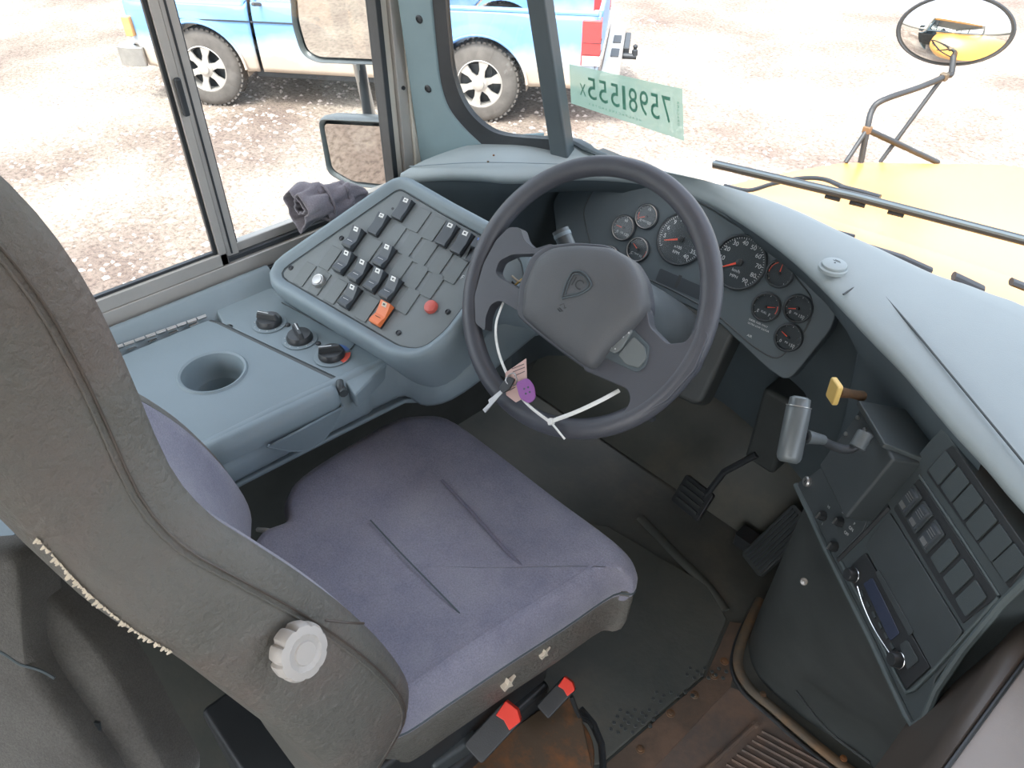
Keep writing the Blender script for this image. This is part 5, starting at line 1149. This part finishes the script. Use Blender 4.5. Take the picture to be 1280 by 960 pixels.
# tailgate, lamps, bumper
q = MB(TM); q.box((RX-.03, .20, .60), (RX+.012, W_-.20, 1.03)); tg_ = tp('tailgate', q, 'truck', bevel=.01)
q = MB(TM); q.box((RX-.03, .02, .50), (RX, .20, 1.02)); q.box((RX-.03, W_-.20, .50), (RX, W_-.02, 1.02)); tp('rear_corner', q, 'truck', bevel=.01)
for y0, y1 in ((-.006, .14), (W_-.14, W_+.006)):
    q = MB(TM); q.box((RX-.16, y0, .60), (RX+.012, y1, .99)); lp = tp('tail_lamp', q, 'tail', bevel=.01, label='red tail lamp')
    for z0, z1, mm in ((.605, .69, 'white'), (.70, .705, 'truckdark'), (.80, .806, 'truckdark')):
        q = MB(TM); q.box((RX-.147, y0-.003, z0), (RX+.016, y1+.003, z1)); tp('lamp_segment', q, 'print' if mm == 'white' else mm, lp)
q = MB(TM); q.prism([(RX+.02, .0), (RX+.20, .04), (RX+.20, W_-.04), (RX+.02, W_)], .40, .54); tp('rear_bumper', q, 'wheelalloy', bevel=.02)
q = MB(TM); q.box((RX+.09, .5, .54), (RX+.17, .75, .55)); q.box((RX+.09, .95, .54), (RX+.17, 1.2, .55)); tp('step_pad', q, 'truckdark', bevel=.005)
q = MB(TM); q.tube([(RX+.18, .85, .45), (RX+.34, .85, .45)], .03, 10); q.lathe([(.03, 0), (.03, .05), (.015, .06), (.026, .09), (0, .11)], 16, (RX+.32, .85, .46)); tp('tow_hitch', q, 'darksteel')
q = MB(TM); q.box((RX+.2, .95, .42), (RX+.26, 1.5, .50)); tp('step_bar', q, 'darksteel', bevel=.01)
q = MB(TM); q.tube([(.72, .02, 1.0), (.70, -.10, 1.03)], .018, 8); q.prism(rrect(.70, 1.10, .05, .08, .02), -.25, -.10); 
tp('door_mirror', q, 'truckdark', bevel=.01)
# wheels
for c in (0, WBs):
    for far in (0, 1):
        yc = .02 if not far else W_-.24; s = -1 if not far else 1
        cx_ = TM @ Vector((c, yc if not far else yc+.22, WR)); axw = tv*s
        q = MB(); q.lathe([(.20, -.20), (.27, -.215), (.345, -.20), (.372, -.17), (.375, -.11), (.372, -.05), (.345, -.015), (.30, 0), (.225, .0), (.205, -.02)], 72, cx_, axw, cap=False); tw = q.build('wheel', M['tyre'], tk, smooth=35)
        q = MB()
        for i in range(44):
            a = 2*pi*i/44; e1 = tu*cos(a)+Vector((0, 0, 1))*sin(a); e2 = -tu*sin(a)+Vector((0, 0, 1))*cos(a)
            for (d0, d1) in ((-.185, -.12), (-.10, -.03)):
                P = [cx_+e1*rr+e2*w_+axw*d for d in (d0, d1) for rr, w_ in ((.36, -.016), (.379, -.014), (.379, .014), (.36, .016))]
                q.add(P, [(0, 1, 2, 3), (7, 6, 5, 4), (0, 4, 5, 1), (1, 5, 6, 2), (2, 6, 7, 3), (3, 7, 4, 0)])
        q.build('tread_blocks', M['tyre'], tw)
        q = MB(); q.lathe([(.205, -.12), (.222, -.03), (.224, -.004), (.214, .0), (.206, -.012), (.200, -.05), (.195, -.12)], 48, cx_, axw, cap=False)
        for i in range(6):
            a = 2*pi*i/6+.3; e1 = tu*cos(a)+Vector((0, 0, 1))*sin(a); e2 = -tu*sin(a)+Vector((0, 0, 1))*cos(a)
            P = [cx_+e1*rr+e2*w_+axw*d for d, z in ((-.035, 0), (-.012, 1)) for rr, w_ in ((.05, -.035), (.125, -.026), (.207, -.05), (.207, .05), (.125, .026), (.05, .035))]
            q.add(P, [(0, 1, 2, 3, 4, 5), (11, 10, 9, 8, 7, 6)] + [(k, (k+1) % 6, 6+(k+1) % 6, 6+k) for k in range(6)])
        q.lathe([(.078, -.04), (.075, -.008), (.05, .004), (.045, .02), (.03, .025), (0, .025)], 24, cx_, axw); q.build('rim', M['wheelalloy'], tw, smooth=40)
        q = MB(); q.lathe([(.20, -.09), (0, -.09)], 32, cx_, axw); q.build('brake_disc', M['truckdark'], tw)
